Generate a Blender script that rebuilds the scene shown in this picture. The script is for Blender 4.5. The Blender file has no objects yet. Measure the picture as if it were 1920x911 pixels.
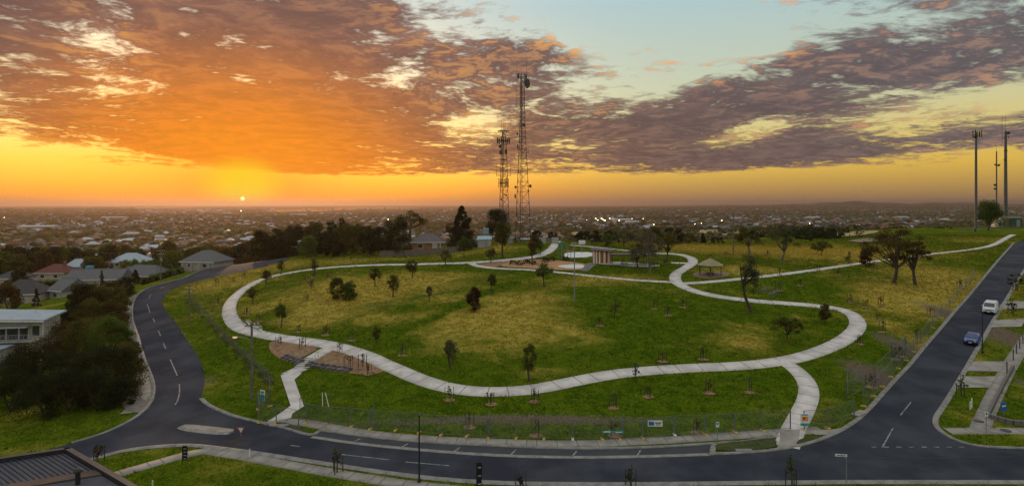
import bpy, math, random
import numpy as np
from mathutils import Vector
from mathutils.geometry import delaunay_2d_cdt

random.seed(7)
RNG = np.random.default_rng(11)
R = math.radians
SC = bpy.context.scene
COL = SC.collection

# ------------------------------------------------------------------ camera
F = 1100.0            # focal length in photograph pixels
H0 = 382.0            # horizon row
CZ = 24.0             # drone height over the front road
cam = bpy.data.cameras.new('camera')
cam.sensor_fit = 'HORIZONTAL'
cam.sensor_width = 36.0
cam.lens = 36.0 * F / 1920.0
cam.shift_y = -(455.5 - H0) / 1920.0
cam.clip_start = 0.5
cam.clip_end = 120000.0
camo = bpy.data.objects.new('camera', cam)
camo.location = (0, 0, CZ)
camo.rotation_euler = (R(90), 0, 0)
COL.objects.link(camo)
SC.camera = camo

# ------------------------------------------------------------------ sky
SUN_AZ = math.atan((455 - 960) / F)        # measured from +Y towards +X
SUN_EL = 0.0078
LAMP_EL = R(3.2)
W = bpy.data.worlds.new('World')
SC.world = W
W.use_nodes = True


class NT:
    """small helper for writing node trees"""
    def __init__(self, tree):
        self.t = tree
        self.n = tree.nodes
        self.l = tree.links

    def node(self, kind, **kw):
        nd = self.n.new(kind)
        for k, v in kw.items():
            setattr(nd, k, v)
        return nd

    def put(self, sock, v):
        if hasattr(v, 'is_output'):
            self.l.new(v, sock)
        elif v is not None:
            sock.default_value = v

    def math(self, op, a, b=None, c=None, clamp=False):
        nd = self.node('ShaderNodeMath', operation=op, use_clamp=clamp)
        for i, v in enumerate((a, b, c)):
            self.put(nd.inputs[i], v)
        return nd.outputs[0]

    def maprange(self, v, a, b, c=0.0, d=1.0, smooth=True):
        nd = self.node('ShaderNodeMapRange')
        nd.interpolation_type = 'SMOOTHSTEP' if smooth else 'LINEAR'
        nd.clamp = True
        for i, s in enumerate((v, a, b, c, d)):
            self.put(nd.inputs[i], s)
        return nd.outputs[0]

    def mix(self, f, a, b, blend='MIX'):
        nd = self.node('ShaderNodeMix', data_type='RGBA', blend_type=blend)
        self.put(nd.inputs[0], f)
        for s, v in ((nd.inputs[6], a), (nd.inputs[7], b)):
            if isinstance(v, (tuple, list)) and len(v) == 3:
                v = (*v, 1)
            self.put(s, v)
        return nd.outputs[2]

    def ramp(self, f, stops, interp='EASE'):
        nd = self.node('ShaderNodeValToRGB')
        cr = nd.color_ramp
        cr.interpolation = interp
        while len(cr.elements) < len(stops):
            cr.elements.new(0.5)
        for e, (p, c) in zip(cr.elements, stops):
            e.position = p
            e.color = (*c, 1)
        self.put(nd.inputs[0], f)
        return nd.outputs[0]

    def comb(self, x, y, z=0.0):
        nd = self.node('ShaderNodeCombineXYZ')
        for i, v in enumerate((x, y, z)):
            self.put(nd.inputs[i], v)
        return nd.outputs[0]

    def noise(self, vec, scale, detail=6.0, rough=0.55, distort=0.0, color=False, lac=2.0):
        nd = self.node('ShaderNodeTexNoise')
        self.put(nd.inputs['Vector'], vec)
        nd.inputs['Scale'].default_value = scale
        nd.inputs['Detail'].default_value = detail
        nd.inputs['Roughness'].default_value = rough
        nd.inputs['Lacunarity'].default_value = lac
        nd.inputs['Distortion'].default_value = distort
        return nd.outputs[1 if color else 0]

    def vmath(self, op, a, b=None, out=0):
        nd = self.node('ShaderNodeVectorMath', operation=op)
        self.put(nd.inputs[0], a)
        if b is not None:
            self.put(nd.inputs[1], b)
        return nd.outputs[out]

    def mapping(self, vec, loc=(0, 0, 0), rot=(0, 0, 0), scale=(1, 1, 1), kind='POINT'):
        nd = self.node('ShaderNodeMapping', vector_type=kind)
        self.put(nd.inputs[0], vec)
        nd.inputs['Location'].default_value = loc
        nd.inputs['Rotation'].default_value = rot
        nd.inputs['Scale'].default_value = scale
        return nd.outputs[0]


def azel(px, py):
    az = math.atan((px - 960) / F)
    return az, math.atan((H0 - py) / F * math.cos(az))


def build_sky():
    W.node_tree.nodes.clear()
    g = NT(W.node_tree)
    dirv = g.node('ShaderNodeTexCoord').outputs['Generated']
    sep = g.node('ShaderNodeSeparateXYZ')
    g.put(sep.inputs[0], dirv)
    x, y, z = sep.outputs
    el = g.math('ARCSINE', z)
    az = g.math('ARCTAN2', x, y)
    elp = g.math('MAXIMUM', el, 0.0)
    # distance from the sun along the sky
    d_az = g.math('SUBTRACT', az, SUN_AZ)
    d_el = g.math('SUBTRACT', el, SUN_EL)
    dist = g.math('SQRT', g.math('ADD', g.math('POWER', g.math('MULTIPLY', d_az, 0.85), 2.0), g.math('POWER', g.math('MULTIPLY', d_el, 1.25), 2.0)))
    distn = g.math('MULTIPLY', dist, 1 / 1.6, clamp=True)
    # clear air, brightened towards the zenith to add light on the ground
    sky = g.node('ShaderNodeTexSky', sky_type='NISHITA')
    sky.sun_disc = False
    sky.sun_elevation = R(3.2)
    sky.sun_rotation = SUN_AZ
    sky.altitude = 100
    sky.dust_density = 2.5
    elr = g.math('MULTIPLY', elp, 1 / 0.8, clamp=True)
    far = g.ramp(elr, [(0.0, (.25, .155, .095)), (.03, (.42, .25, .075)), (.075, (.66, .41, .055)), (.14, (.62, .49, .16)), (.22, (.50, .52, .34)), (.40, (.36, .50, .52)), (.60, (.52, .62, .68)), (1, (.76, .76, .74))], 'LINEAR')
    near = g.ramp(elr, [(0.0, (.50, .15, .015)), (.03, (.76, .25, .006)), (.07, (.90, .44, .014)), (.13, (.95, .66, .17)), (.3, (.78, .70, .55)), (.6, (.62, .66, .66)), (1, (.76, .76, .74))], 'LINEAR')
    clear = g.mix(g.maprange(dist, .10, .65), near, far)
    air = g.mix(1.0, clear, g.mix(1.0, sky.outputs[0], (.05, .05, .05), 'MULTIPLY'), 'ADD')
    # cloud sheet: position on a flat layer overhead
    s = g.math('DIVIDE', 1.0, g.math('ADD', g.math('MAXIMUM', z, 0.0), 0.085))
    q = g.comb(g.math('MULTIPLY', x, s), g.math('MULTIPLY', y, s), 0.0)
    warp = g.noise(q, .5, 3, .5, color=True)
    q2 = g.vmath('ADD', q, g.vmath('SCALE', g.vmath('SUBTRACT', warp, (.5, .5, .5)), None))
    q2.node.inputs[1].links[0].from_node.inputs[3].default_value = .8
    qs = g.mapping(q2, rot=(0, 0, R(-24)), scale=(1.0, 1.0, 1))
    big = g.noise(qs, 1.15, 9, .60, .15)
    cells = g.noise(qs, 4.9, 7, .64, .35)
    fine = g.noise(g.mapping(q2, rot=(0, 0, R(12)), scale=(1.0, 1.35, 1)), 15.0, 5, .62, .4)
    ae = g.comb(az, el, 0.0)
    cover = None
    blobs = [  # centre px, centre py, half width, half height, tilt (deg), weight
        (330, 70, 720, 320, -4, .60), (620, 275, 460, 120, -2, .34), (1130, 240, 400, 115, 2, .40), (1690, 115, 600, 150, 15, .43), (1450, 60, 150, 70, 12, -.16),
        (1700, 262, 420, 40, 3, .46), (1350, 300, 330, 36, 3, .28), (1010, 120, 120, 90, -20, .22),
        (1160, 20, 330, 110, -4, -.42), (895, 240, 110, 50, 5, -.46), (1400, 252, 110, 34, 14, -.40), (1800, 205, 260, 36, 8, -.38),
        (-60, 326, 640, 84, -7, -.72), (455, 352, 210, 24, 0, -.7), (225, 125, 80, 150, 24, -.26), (90, 70, 100, 60, 10, -.12), (1330, 110, 200, 60, 12, -.12)]
    for (bx, by, rw, rh, tilt, wt) in blobs:
        a0, e0 = azel(bx, by)
        v = g.mapping(g.vmath('SUBTRACT', ae, (a0, e0, 0)), rot=(0, 0, R(-tilt)))
        v = g.vmath('MULTIPLY', v, (F / rw, F / rh, 0))
        m = g.math('MULTIPLY', g.maprange(g.vmath('LENGTH', v, out=1), .25, 1.05, 1, 0), wt)
        cover = m if cover is None else g.math('ADD', cover, m)
    # low strip of clear air over the horizon, broken cloud everywhere else
    cover = g.math('SUBTRACT', cover, g.maprange(el, .058, .036, 0, .85))
    cover = g.math('ADD', cover, g.maprange(el, .34, .75, 0, -.22))  # cloud thinned overhead so that more sky light reaches lawn and paths
    body = g.math('ADD', g.math('ADD', cover, g.math('MULTIPLY', g.math('SUBTRACT', big, .5), 1.75)), g.math('ADD', g.math('MULTIPLY', g.math('SUBTRACT', cells, .5), 1.7), g.math('MULTIPLY', g.math('SUBTRACT', fine, .5), .7)))
    dens = g.maprange(body, -.02, .42)
    thick = g.maprange(body, .15, 1.0)
    base = g.ramp(distn, [(0, (.98, .44, .008)), (.05, (.93, .31, .006)), (.10, (.66, .19, .020)), (.15, (.43, .14, .045)), (.21, (.255, .108, .070)), (.30, (.178, .100, .088)), (.44, (.150, .102, .104)), (.62, (.140, .114, .126)), (1, (.16, .145, .165))], 'LINEAR')
    glow = g.ramp(distn, [(0, (1.0, .72, .05)), (.10, (.98, .46, .03)), (.22, (.90, .42, .10)), (.45, (.82, .38, .15)), (.7, (.66, .36, .22)), (1, (.5, .36, .30))], 'LINEAR')
    lit = g.maprange(g.math('ADD', g.math('ADD', g.math('MULTIPLY', cells, .58), g.math('MULTIPLY', big, .22)), g.math('MULTIPLY', fine, .20)), .52, .62)
    edge = g.math('SUBTRACT', 1.0, thick)
    lit = g.math('MULTIPLY', lit, g.math('MULTIPLY_ADD', edge, 1.25, .03), clamp=True)
    mott = g.math('ADD', g.math('MULTIPLY', cells, .74), g.math('MULTIPLY', fine, .26))
    dark = g.mix(g.math('MULTIPLY', g.maprange(mott, .60, .40), .72), g.mix(1.0, base, (1.12, 1.08, 1.05), 'MULTIPLY'), g.mix(1.0, base, (.50, .50, .62), 'MULTIPLY'))
    cloud = g.mix(lit, dark, glow)
    col = g.mix(g.math('MULTIPLY', dens, .96), air, cloud)
    # light veil round the sun and the sun itself
    veil = g.math('MULTIPLY', g.maprange(dist, .36, .0), .88)
    col = g.mix(veil, col, (.98, .27, .004))
    hot = g.vmath('LENGTH', g.vmath('MULTIPLY', g.comb(d_az, g.math('SUBTRACT', el, .030), 0.0), (1.0, 1.5, 0)), out=1)
    col = g.mix(g.maprange(hot, .078, .014), col, (1.0, .64, .005))
    disc = g.vmath('LENGTH', g.comb(d_az, d_el, 0.0), out=1)
    col = g.mix(g.maprange(disc, .0040, .0012), col, (3.2, 2.4, .9))
    bg = g.node('ShaderNodeBackground')
    g.put(bg.inputs[0], col)
    bg.inputs[1].default_value = 1.0
    out = g.node('ShaderNodeOutputWorld')
    g.l.new(bg.outputs[0], out.inputs[0])


build_sky()

# ------------------------------------------------------------------ sun, exposure
sl = bpy.data.lights.new('sun', 'SUN')
sl.energy = 2.0
sl.angle = R(1.5)
sl.color = (1.0, .58, .26)
so = bpy.data.objects.new('sun', sl)
COL.objects.link(so)
to_sun = Vector((math.sin(SUN_AZ) * math.cos(LAMP_EL), math.cos(SUN_AZ) * math.cos(LAMP_EL), math.sin(LAMP_EL)))
so.rotation_euler = to_sun.to_track_quat('Z', 'Y').to_euler()
so.location = to_sun * 300

SC.view_settings.view_transform = 'Standard'
SC.view_settings.look = 'None'
SC.view_settings.exposure = 0.0
SC.view_settings.gamma = 1.0
SC.view_settings.use_curve_mapping = False
SC.render.engine = 'CYCLES'
SC.cycles.use_denoising = True
SC.cycles.max_bounces = 5
SC.cycles.diffuse_bounces = 2
SC.cycles.glossy_bounces = 2
SC.cycles.transparent_max_bounces = 8
SC.cycles.volume_bounces = 0
SC.cycles.volume_max_steps = 64
W.cycles.sampling_method = 'MANUAL'
W.cycles.sample_map_resolution = 512

# ------------------------------------------------------------------ terrain height
CTRL = [  # photograph pixel x, y and the height of the ground there
    (100, 905, -.3), (400, 890, 0), (900, 900, 0), (1400, 900, 0), (1880, 900, .1), (150, 800, -.8), (20, 780, -1.5), (600, 800, 0), (960, 830, .1), (1340, 830, .1), (1520, 805, .15),
    (300, 740, 0), (330, 690, .2), (285, 620, .6), (280, 580, 1.1), (270, 558, 1.5), (330, 530, 2.5), (370, 517, 3.1), (470, 497, 4.8), (560, 480, 6.5),
    (60, 690, -2.6), (200, 640, -1.2), (230, 600, -.6), (440, 700, .4), (380, 620, 1.1), (350, 570, 1.6), (420, 540, 3.0),
    (425, 590, 2.6), (475, 625, 2.2), (600, 650, 2.1), (560, 700, .9), (540, 775, .05), (740, 695, 1.7), (740, 770, .3), (920, 735, 1.2), (1200, 700, 1.7), (1200, 780, .3), (1450, 680, 2.2), (1500, 730, 1.0), (1600, 620, 3.3), (1560, 575, 4.4),
    (490, 520, 4.6), (560, 506, 5.6), (700, 497, 7.3), (880, 495, 8.3), (960, 478, 9.8), (1030, 470, 10.4), (1045, 456, 11.6), (800, 480, 8.3), (680, 483, 7.6),
    (700, 580, 4.4), (960, 620, 3.8), (960, 560, 5.6), (720, 540, 5.4), (1100, 500, 8.3), (1080, 490, 8.6), (1150, 480, 9.2), (1220, 640, 3.2), (1300, 550, 5.8), (1270, 515, 7.5), (1310, 490, 8.8), (1270, 478, 9.5), (1420, 620, 3.4),
    (1400, 520, 7.4), (1450, 560, 5.4), (1620, 495, 8.5), (1680, 530, 6.6), (1750, 475, 9.6), (1850, 462, 10.2), (1700, 680, 1.6), (1760, 620, 3.2), (1810, 560, 5.3), (1865, 500, 8.2), (1900, 455, 10.8),
    (1830, 432, 13.0), (1885, 426, 13.6), (1800, 620, 3.3), (1850, 700, 1.6), (1900, 600, 4.2), (1910, 760, .9), (1750, 440, 12.0),
    (1400, 468, 9.2), (1500, 468, 8.8), (1600, 464, 9.0), (1000, 452, 12.0), (900, 470, 9.8), (830, 474, 8.8), (1120, 466, 10.0), (1200, 470, 9.7)]
CTRL_W = [  # world x, y, z: beyond the crest and round the edges
    (0, 215, 10), (-50, 225, 5.5), (60, 225, 9), (0, 270, 3), (-60, 280, -2), (80, 290, 4), (0, 400, -12), (120, 420, -4), (-150, 430, -17), (250, 420, 1), (0, 620, -22), (300, 640, -12), (-300, 600, -27), (600, 700, -20),
    (-92, 222, .8), (-107, 202, 1.4), (-126, 198, -2.9), (-129, 180, -2.2), (-134, 158, -3.2), (-179, 226, -5.5), (-173, 262, -5.0), (-184, 246, -5.4), (-241, 284, -8), (-169, 196, -4), (-120, 250, -4), (-160, 320, -9), (-130, 130, -3.2), (-180, 130, -5), (-260, 200, -9), (-330, 380, -18), (-120, 90, -4), (-200, 80, -8),
    (180, 300, 10.5), (240, 300, 12), (320, 300, 10), (300, 200, 11), (200, 130, 6), (260, 90, 4), (150, 60, 1.2), (400, 400, 2),
    (0, 30, 0), (-60, 30, -.6), (60, 30, 0), (0, 0, 0), (-80, 0, -1), (80, 0, 0), (-130, 40, -3), (150, 10, 0), (0, -80, -1), (-150, -80, -5), (150, -80, -1)]


def _tps_fit():
    pts = []
    for (px, py, z) in CTRL:
        d = (CZ - z) * F / (py - H0)
        pts.append(((px - 960) / F * d, d, z))
    pts += CTRL_W
    P = np.array(pts, float)
    XY = P[:, :2] / 100.0
    n = len(P)
    d2 = ((XY[:, None] - XY[None]) ** 2).sum(-1)
    K = np.where(d2 > 0, .5 * d2 * np.log(d2 + 1e-12), 0) + np.eye(n) * .004
    A = np.zeros((n + 3, n + 3))
    A[:n, :n] = K
    A[:n, n] = A[n, :n] = 1
    A[:n, n + 1:] = XY
    A[n + 1:, :n] = XY.T
    b = np.zeros(n + 3)
    b[:n] = P[:, 2]
    return XY, np.linalg.solve(A, b)


_TX, _TC = _tps_fit()


def smooth(a, b, x):
    t = np.clip((x - a) / (b - a), 0, 1)
    return t * t * (3 - 2 * t)


def plain(X, Y):
    r = np.hypot(X, Y)
    z = -24 - 10 * smooth(700, 5000, r) + 2.0 * np.sin(X / 330 + 1) * np.sin(Y / 410) * smooth(600, 1500, r)
    az = np.arctan2(X, Y)
    hill = np.exp(-((az - .62) / .17) ** 2) * .75 + np.exp(-((az - .50) / .05) ** 2) * .45 + np.exp(-((az - .36) / .10) ** 2) * .25
    z = z + hill * 92 * smooth(6000, 9500, r) * (1 + .12 * np.sin(az * 61) + .08 * np.sin(az * 143 + 1))
    return z - 120 * smooth(14000, 60000, r)


def zf(X, Y):
    X = np.atleast_1d(np.asarray(X, float))
    Y = np.atleast_1d(np.asarray(Y, float))
    out = np.empty(X.shape)
    fx, fy, fo = X.ravel(), Y.ravel(), out.reshape(-1)
    n = len(_TX)
    for i in range(0, len(fx), 20000):
        x, y = fx[i:i + 20000], fy[i:i + 20000]
        xs, ys = x / 100, y / 100
        d2 = (xs[:, None] - _TX[None, :, 0]) ** 2 + (ys[:, None] - _TX[None, :, 1]) ** 2
        K = .5 * d2 * np.log(d2 + 1e-12)
        z = K @ _TC[:n] + _TC[n] + xs * _TC[n + 1] + ys * _TC[n + 2]
        w = smooth(280, 680, np.hypot(x - 30, y - 120))
        fo[i:i + 20000] = np.where(w >= 1, plain(x, y), z * (1 - w) + plain(x, y) * w)
    return out


def z1(x, y):
    return float(zf(x, y)[0])


_S = np.concatenate([np.arange(14, 330, .75), np.geomspace(330, 9000, 240)])


def G(px, py):
    """ground point seen at a pixel of the photograph"""
    a = (px - 960) / F
    b = -(py - H0) / F
    h = CZ + b * _S - zf(a * _S, _S)
    k = np.nonzero(h <= 0)[0]
    if len(k) == 0:
        i = int(np.argmin(h)) if h.min() < 3 else len(_S) - 1
        y = _S[i]
    else:
        i = max(int(k[0]), 1)
        t = h[i - 1] / (h[i - 1] - h[i])
        y = _S[i - 1] + t * (_S[i] - _S[i - 1])
    return Vector((a * y, y, z1(a * y, y)))


def at(px, py, y):
    """point on a pixel's ray at a given depth"""
    return Vector(((px - 960) / F * y, y, CZ - (py - H0) / F * y))


# ------------------------------------------------------------------ mesh helpers
class MB:
    def __init__(self):
        self.v, self.f, self.m = [], [], []
        self.cur = 0

    def add(self, vs, fs):
        o = len(self.v)
        self.v += [tuple(p) for p in vs]
        self.f += [tuple(i + o for i in f) for f in fs]
        self.m += [self.cur] * len(fs)
        return self

    def box(self, c, s, rz=0.0, taper=1.0):
        cx, cy, cz = c
        sx, sy, sz = s[0] / 2, s[1] / 2, s[2] / 2
        co, si = math.cos(rz), math.sin(rz)
        vs = []
        for dz in (-1, 1):
            k = taper if dz > 0 else 1.0
            for dx, dy in ((-1, -1), (1, -1), (1, 1), (-1, 1)):
                x, y = dx * sx * k, dy * sy * k
                vs.append((cx + x * co - y * si, cy + x * si + y * co, cz + dz * sz))
        return self.add(vs, [(3, 2, 1, 0), (4, 5, 6, 7), (0, 1, 5, 4), (1, 2, 6, 5), (2, 3, 7, 6), (3, 0, 4, 7)])

    def tube(self, p0, p1, r0, r1=None, n=6, caps=True):
        r1 = r0 if r1 is None else r1
        p0, p1 = Vector(p0), Vector(p1)
        d = (p1 - p0)
        if d.length < 1e-6:
            return self
        d.normalize()
        u = d.cross(Vector((0, 0, 1)) if abs(d.z) < .95 else Vector((1, 0, 0))).normalized()
        w = d.cross(u)
        vs = []
        for p, r in ((p0, r0), (p1, r1)):
            for i in range(n):
                a = 2 * math.pi * i / n
                vs.append(p + u * (r * math.cos(a)) + w * (r * math.sin(a)))
        fs = [(i, (i + 1) % n, n + (i + 1) % n, n + i) for i in range(n)]
        if caps:
            fs += [tuple(range(n))[::-1], tuple(range(n, 2 * n))]
        return self.add(vs, fs)

    def path(self, pts, radii, n=6):
        for a, b, ra, rb in zip(pts[:-1], pts[1:], radii[:-1], radii[1:]):
            self.tube(a, b, ra, rb, n)
        return self

    def lathe(self, c, prof, n=12):
        vs, fs = [], []
        for (r, z) in prof:
            for i in range(n):
                a = 2 * math.pi * i / n
                vs.append((c[0] + r * math.cos(a), c[1] + r * math.sin(a), c[2] + z))
        for k in range(len(prof) - 1):
            for i in range(n):
                j = (i + 1) % n
                fs.append((k * n + i, k * n + j, (k + 1) * n + j, (k + 1) * n + i))
        fs.append(tuple(range(n))[::-1])
        fs.append(tuple(range((len(prof) - 1) * n, len(prof) * n)))
        return self.add(vs, fs)

    def mesh(self, name, mats):
        me = bpy.data.meshes.new(name)
        me.from_pydata(self.v, [], self.f)
        if not isinstance(mats, (list, tuple)):
            mats = [mats]
        for m in mats:
            me.materials.append(m)
        if len(mats) > 1:
            me.polygons.foreach_set('material_index', self.m)
        me.update()
        return me

    def build(self, name, mats, parent=None, loc=None):
        o = bpy.data.objects.new(name, self.mesh(name, mats))
        COL.objects.link(o)
        if parent is not None:
            o.parent = parent
        if loc is not None:
            o.location = loc
        return o


def tag(o, label=None, cat=None, group=None, kind=None):
    for k, v in (('label', label), ('category', cat), ('group', group), ('kind', kind)):
        if v:
            o[k] = v
    return o


def thing(name, label, cat, loc=(0, 0, 0), rz=0.0, group=None):
    o = bpy.data.objects.new(name, None)
    o.empty_display_size = .3
    o.location = loc
    o.rotation_euler = (0, 0, rz)
    COL.objects.link(o)
    return tag(o, label, cat, group)


def copy_tree(o, parent=None):
    c = o.copy()
    COL.objects.link(c)
    c.parent = parent
    for ch in list(o.children):
        copy_tree(ch, c)
    return c


def np_mesh(name, V, FA, mat, attrs=None, smooth_shade=False):
    """mesh from arrays: FA is (n,3) or (n,4); attrs are per-vertex floats"""
    me = bpy.data.meshes.new(name)
    V = np.asarray(V, np.float32)
    FA = np.asarray(FA, np.int32)
    n, k = FA.shape
    me.vertices.add(len(V))
    me.vertices.foreach_set('co', V.ravel())
    me.loops.add(n * k)
    me.loops.foreach_set('vertex_index', FA.ravel())
    me.polygons.add(n)
    me.polygons.foreach_set('loop_start', np.arange(0, n * k, k, dtype=np.int32))
    for an, av in (attrs or {}).items():
        at_ = me.attributes.new(an, 'FLOAT', 'POINT')
        at_.data.foreach_set('value', np.asarray(av, np.float32))
    me.materials.append(mat)
    me.update(calc_edges=True)
    if smooth_shade:
        me.polygons.foreach_set('use_smooth', np.ones(n, bool))
    return me


# ------------------------------------------------------------------ materials
MATS = {}


def pmat(name, base, var=None, scale=3.0, rough=.8, bump=0.0, metal=0.0, spec=.3, detail=5.0, amount=1.0, coord='Object', emit=None):
    """plain procedural material: two tones mixed by noise, fine relief"""
    if name in MATS:
        return MATS[name]
    m = bpy.data.materials.new(name)
    m.use_nodes = True
    g = NT(m.node_tree)
    g.n.clear()
    p = g.node('ShaderNodeBsdfPrincipled')
    vec = g.node('ShaderNodeNewGeometry').outputs['Position'] if coord == 'World' else g.node('ShaderNodeTexCoord').outputs[coord]
    var = var or tuple(c * .72 for c in base)
    nz = g.noise(vec, scale, detail, .6)
    g.put(p.inputs['Base Color'], g.mix(g.math('MULTIPLY', g.maprange(nz, .36, .66), amount), (*base, 1), (*var, 1)))
    p.inputs['Roughness'].default_value = rough
    p.inputs['Metallic'].default_value = metal
    p.inputs['Specular IOR Level'].default_value = spec
    if bump:
        b = g.node('ShaderNodeBump')
        b.inputs['Strength'].default_value = bump
        b.inputs['Distance'].default_value = .05
        g.put(b.inputs['Height'], g.noise(vec, scale * 6, 4, .6))
        g.l.new(b.outputs[0], p.inputs['Normal'])
    if emit:
        p.inputs['Emission Color'].default_value = (*emit[:3], 1)
        p.inputs['Emission Strength'].default_value = emit[3]
    o = g.node('ShaderNodeOutputMaterial')
    g.l.new(p.outputs[0], o.inputs[0])
    MATS[name] = m
    return m


def leafmat(name, c1, c2, trans=.35):
    if name in MATS:
        return MATS[name]
    m = bpy.data.materials.new(name)
    m.use_nodes = True
    g = NT(m.node_tree)
    g.n.clear()
    at_ = g.node('ShaderNodeAttribute', attribute_name='tint')
    rnd = g.node('ShaderNodeObjectInfo').outputs['Random']
    f = g.math('ADD', g.math('MULTIPLY', at_.outputs['Fac'], .8), g.math('MULTIPLY', rnd, .25), clamp=True)
    col = g.mix(f, c1, c2)
    d = g.node('ShaderNodeBsdfPrincipled')
    d.inputs['Roughness'].default_value = .6
    d.inputs['Specular IOR Level'].default_value = .06
    g.put(d.inputs['Base Color'], col)
    t = g.node('ShaderNodeBsdfTranslucent')
    g.put(t.inputs[0], g.mix(.5, col, g.mix(1.0, col, (1.5, 1.3, .6), 'MULTIPLY')))
    mx = g.node('ShaderNodeMixShader')
    mx.inputs[0].default_value = trans
    g.l.new(d.outputs[0], mx.inputs[1])
    g.l.new(t.outputs[0], mx.inputs[2])
    o = g.node('ShaderNodeOutputMaterial')
    g.l.new(mx.outputs[0], o.inputs[0])
    MATS[name] = m
    return m


def ground_mat():
    m = bpy.data.materials.new('grassland')
    m.use_nodes = True
    g = NT(m.node_tree)
    g.n.clear()
    pos = g.node('ShaderNodeNewGeometry').outputs['Position']
    dry = g.node('ShaderNodeAttribute', attribute_name='dry').outputs['Fac']
    soil = g.node('ShaderNodeAttribute', attribute_name='soil').outputs['Fac']
    town = g.node('ShaderNodeAttribute', attribute_name='town').outputs['Fac']
    n1 = g.noise(pos, .11, 5, .62, .6)
    n2 = g.noise(pos, .55, 5, .65, .4)
    n3 = g.noise(g.mapping(pos, scale=(2.2, .9, 1)), 2.6, 4, .7)
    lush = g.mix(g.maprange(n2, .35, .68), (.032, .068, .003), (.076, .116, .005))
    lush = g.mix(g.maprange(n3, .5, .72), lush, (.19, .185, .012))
    straw = g.mix(g.maprange(n2, .35, .68), (.27, .215, .026), (.46, .32, .075))
    straw = g.mix(g.maprange(n3, .48, .66), straw, (.17, .165, .012))
    f = g.math('ADD', dry, g.math('ADD', g.math('MULTIPLY', g.math('SUBTRACT', n1, .5), 1.5), g.math('MULTIPLY', g.math('SUBTRACT', n3, .5), .9)))
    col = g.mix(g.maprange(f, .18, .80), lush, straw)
    earth = g.mix(g.maprange(n3, .4, .6), (.105, .075, .048), (.165, .125, .085))
    col = g.mix(g.maprange(g.math('ADD', soil, g.math('MULTIPLY', g.math('SUBTRACT', n3, .5), 1.0)), .35, .75), col, earth)
    pl1 = g.noise(pos, .0035, 6, .65)
    pl2 = g.noise(g.mapping(pos, scale=(1, .45, 1)), .0009, 5, .6)
    tw = g.mix(g.maprange(pl1, .42, .6), (.030, .036, .016), (.085, .070, .040))
    tw = g.mix(g.maprange(pl2, .52, .66), tw, (.150, .120, .055))
    col = g.mix(town, col, tw)
    p = g.node('ShaderNodeBsdfPrincipled')
    g.put(p.inputs['Base Color'], col)
    p.inputs['Roughness'].default_value = 1.0
    p.inputs['Specular IOR Level'].default_value = 0.0
    b = g.node('ShaderNodeBump')
    b.inputs['Strength'].default_value = .8
    b.inputs['Distance'].default_value = .25
    g.put(b.inputs['Height'], g.math('ADD', g.noise(pos, 3.5, 5, .7), g.noise(pos, .7, 3, .6)))
    g.l.new(b.outputs[0], p.inputs['Normal'])
    o = g.node('ShaderNodeOutputMaterial')
    g.l.new(p.outputs[0], o.inputs[0])
    MATS['ground'] = m
    return m


# dry and bare patches of the lawn: pixel centre, half width and half height in pixels, weight
DRY = [(640, 560, 130, 34, .60), (700, 530, 150, 22, .48), (900, 600, 210, 60, .50), (820, 520, 160, 18, .35), (1000, 560, 120, 25, .28), (1080, 530, 90, 16, .25), (560, 600, 90, 22, .30), (930, 680, 120, 24, .10),
       (1700, 560, 140, 40, .72), (1780, 520, 90, 30, .65), (1650, 545, 120, 24, .5), (1480, 470, 190, 14, .60), (1590, 480, 120, 10, .4), (1380, 640, 80, 18, .45), (1320, 600, 80, 20, .12), (420, 530, 80, 16, .60), (500, 500, 70, 9, .55),
       (1180, 520, 90, 9, .40), (1400, 505, 60, 10, .6), (640, 490, 150, 6, .35), (900, 470, 80, 10, .35), (1060, 640, 140, 20, .12), (1300, 465, 70, 8, .5), (1840, 450, 60, 6, .3), (1720, 640, 40, 60, .5)]
SOIL = [(372, 725, 24, 34, .7), (390, 640, 14, 30, .35), (800, 790, 420, 12, .5), (1100, 745, 240, 16, .25), (1640, 705, 60, 50, .85), (1690, 650, 40, 50, .75), (1760, 580, 40, 40, .6), (1080, 785, 300, 14, .5), (1910, 640, 50, 70, .9), (1830, 640, 20, 30, .3), (1930, 720, 40, 30, .6), (1440, 540, 50, 10, .5), (560, 790, 60, 8, .5), (480, 690, 30, 34, .25), (1200, 492, 60, 8, .3), (1050, 498, 60, 12, .3)]
GREEN = [(800, 575, 120, 9, -.3, 28), (660, 640, 140, 26, -.6, 0), (1180, 590, 120, 60, -.5, 0), (1000, 500, 220, 14, -.5, 0), (1560, 545, 120, 26, -.6, 0), (1640, 640, 60, 60, -.4, 0), (900, 780, 360, 30, -.5, 0), (440, 640, 40, 50, -.6, 0), (760, 700, 160, 34, -.45, 0), (1250, 720, 300, 40, -.3, 0)]


TRACKS = [([(640, 655), (760, 618), (830, 590), (885, 558), (960, 530)], 1.3, -.55), ([(1090, 545), (1160, 575), (1190, 620), (1180, 660)], 2.6, -.45), ([(560, 585), (700, 570), (860, 545)], .8, -.3),
          ([(1180, 600), (1300, 590), (1420, 600)], 1.4, -.35), ([(700, 690), (900, 705), (1100, 690)], 1.5, .22), ([(1000, 600), (1120, 640), (1300, 650)], 1.2, .25), ([(1380, 585), (1440, 600), (1520, 610)], 1.0, -.3)]


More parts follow.
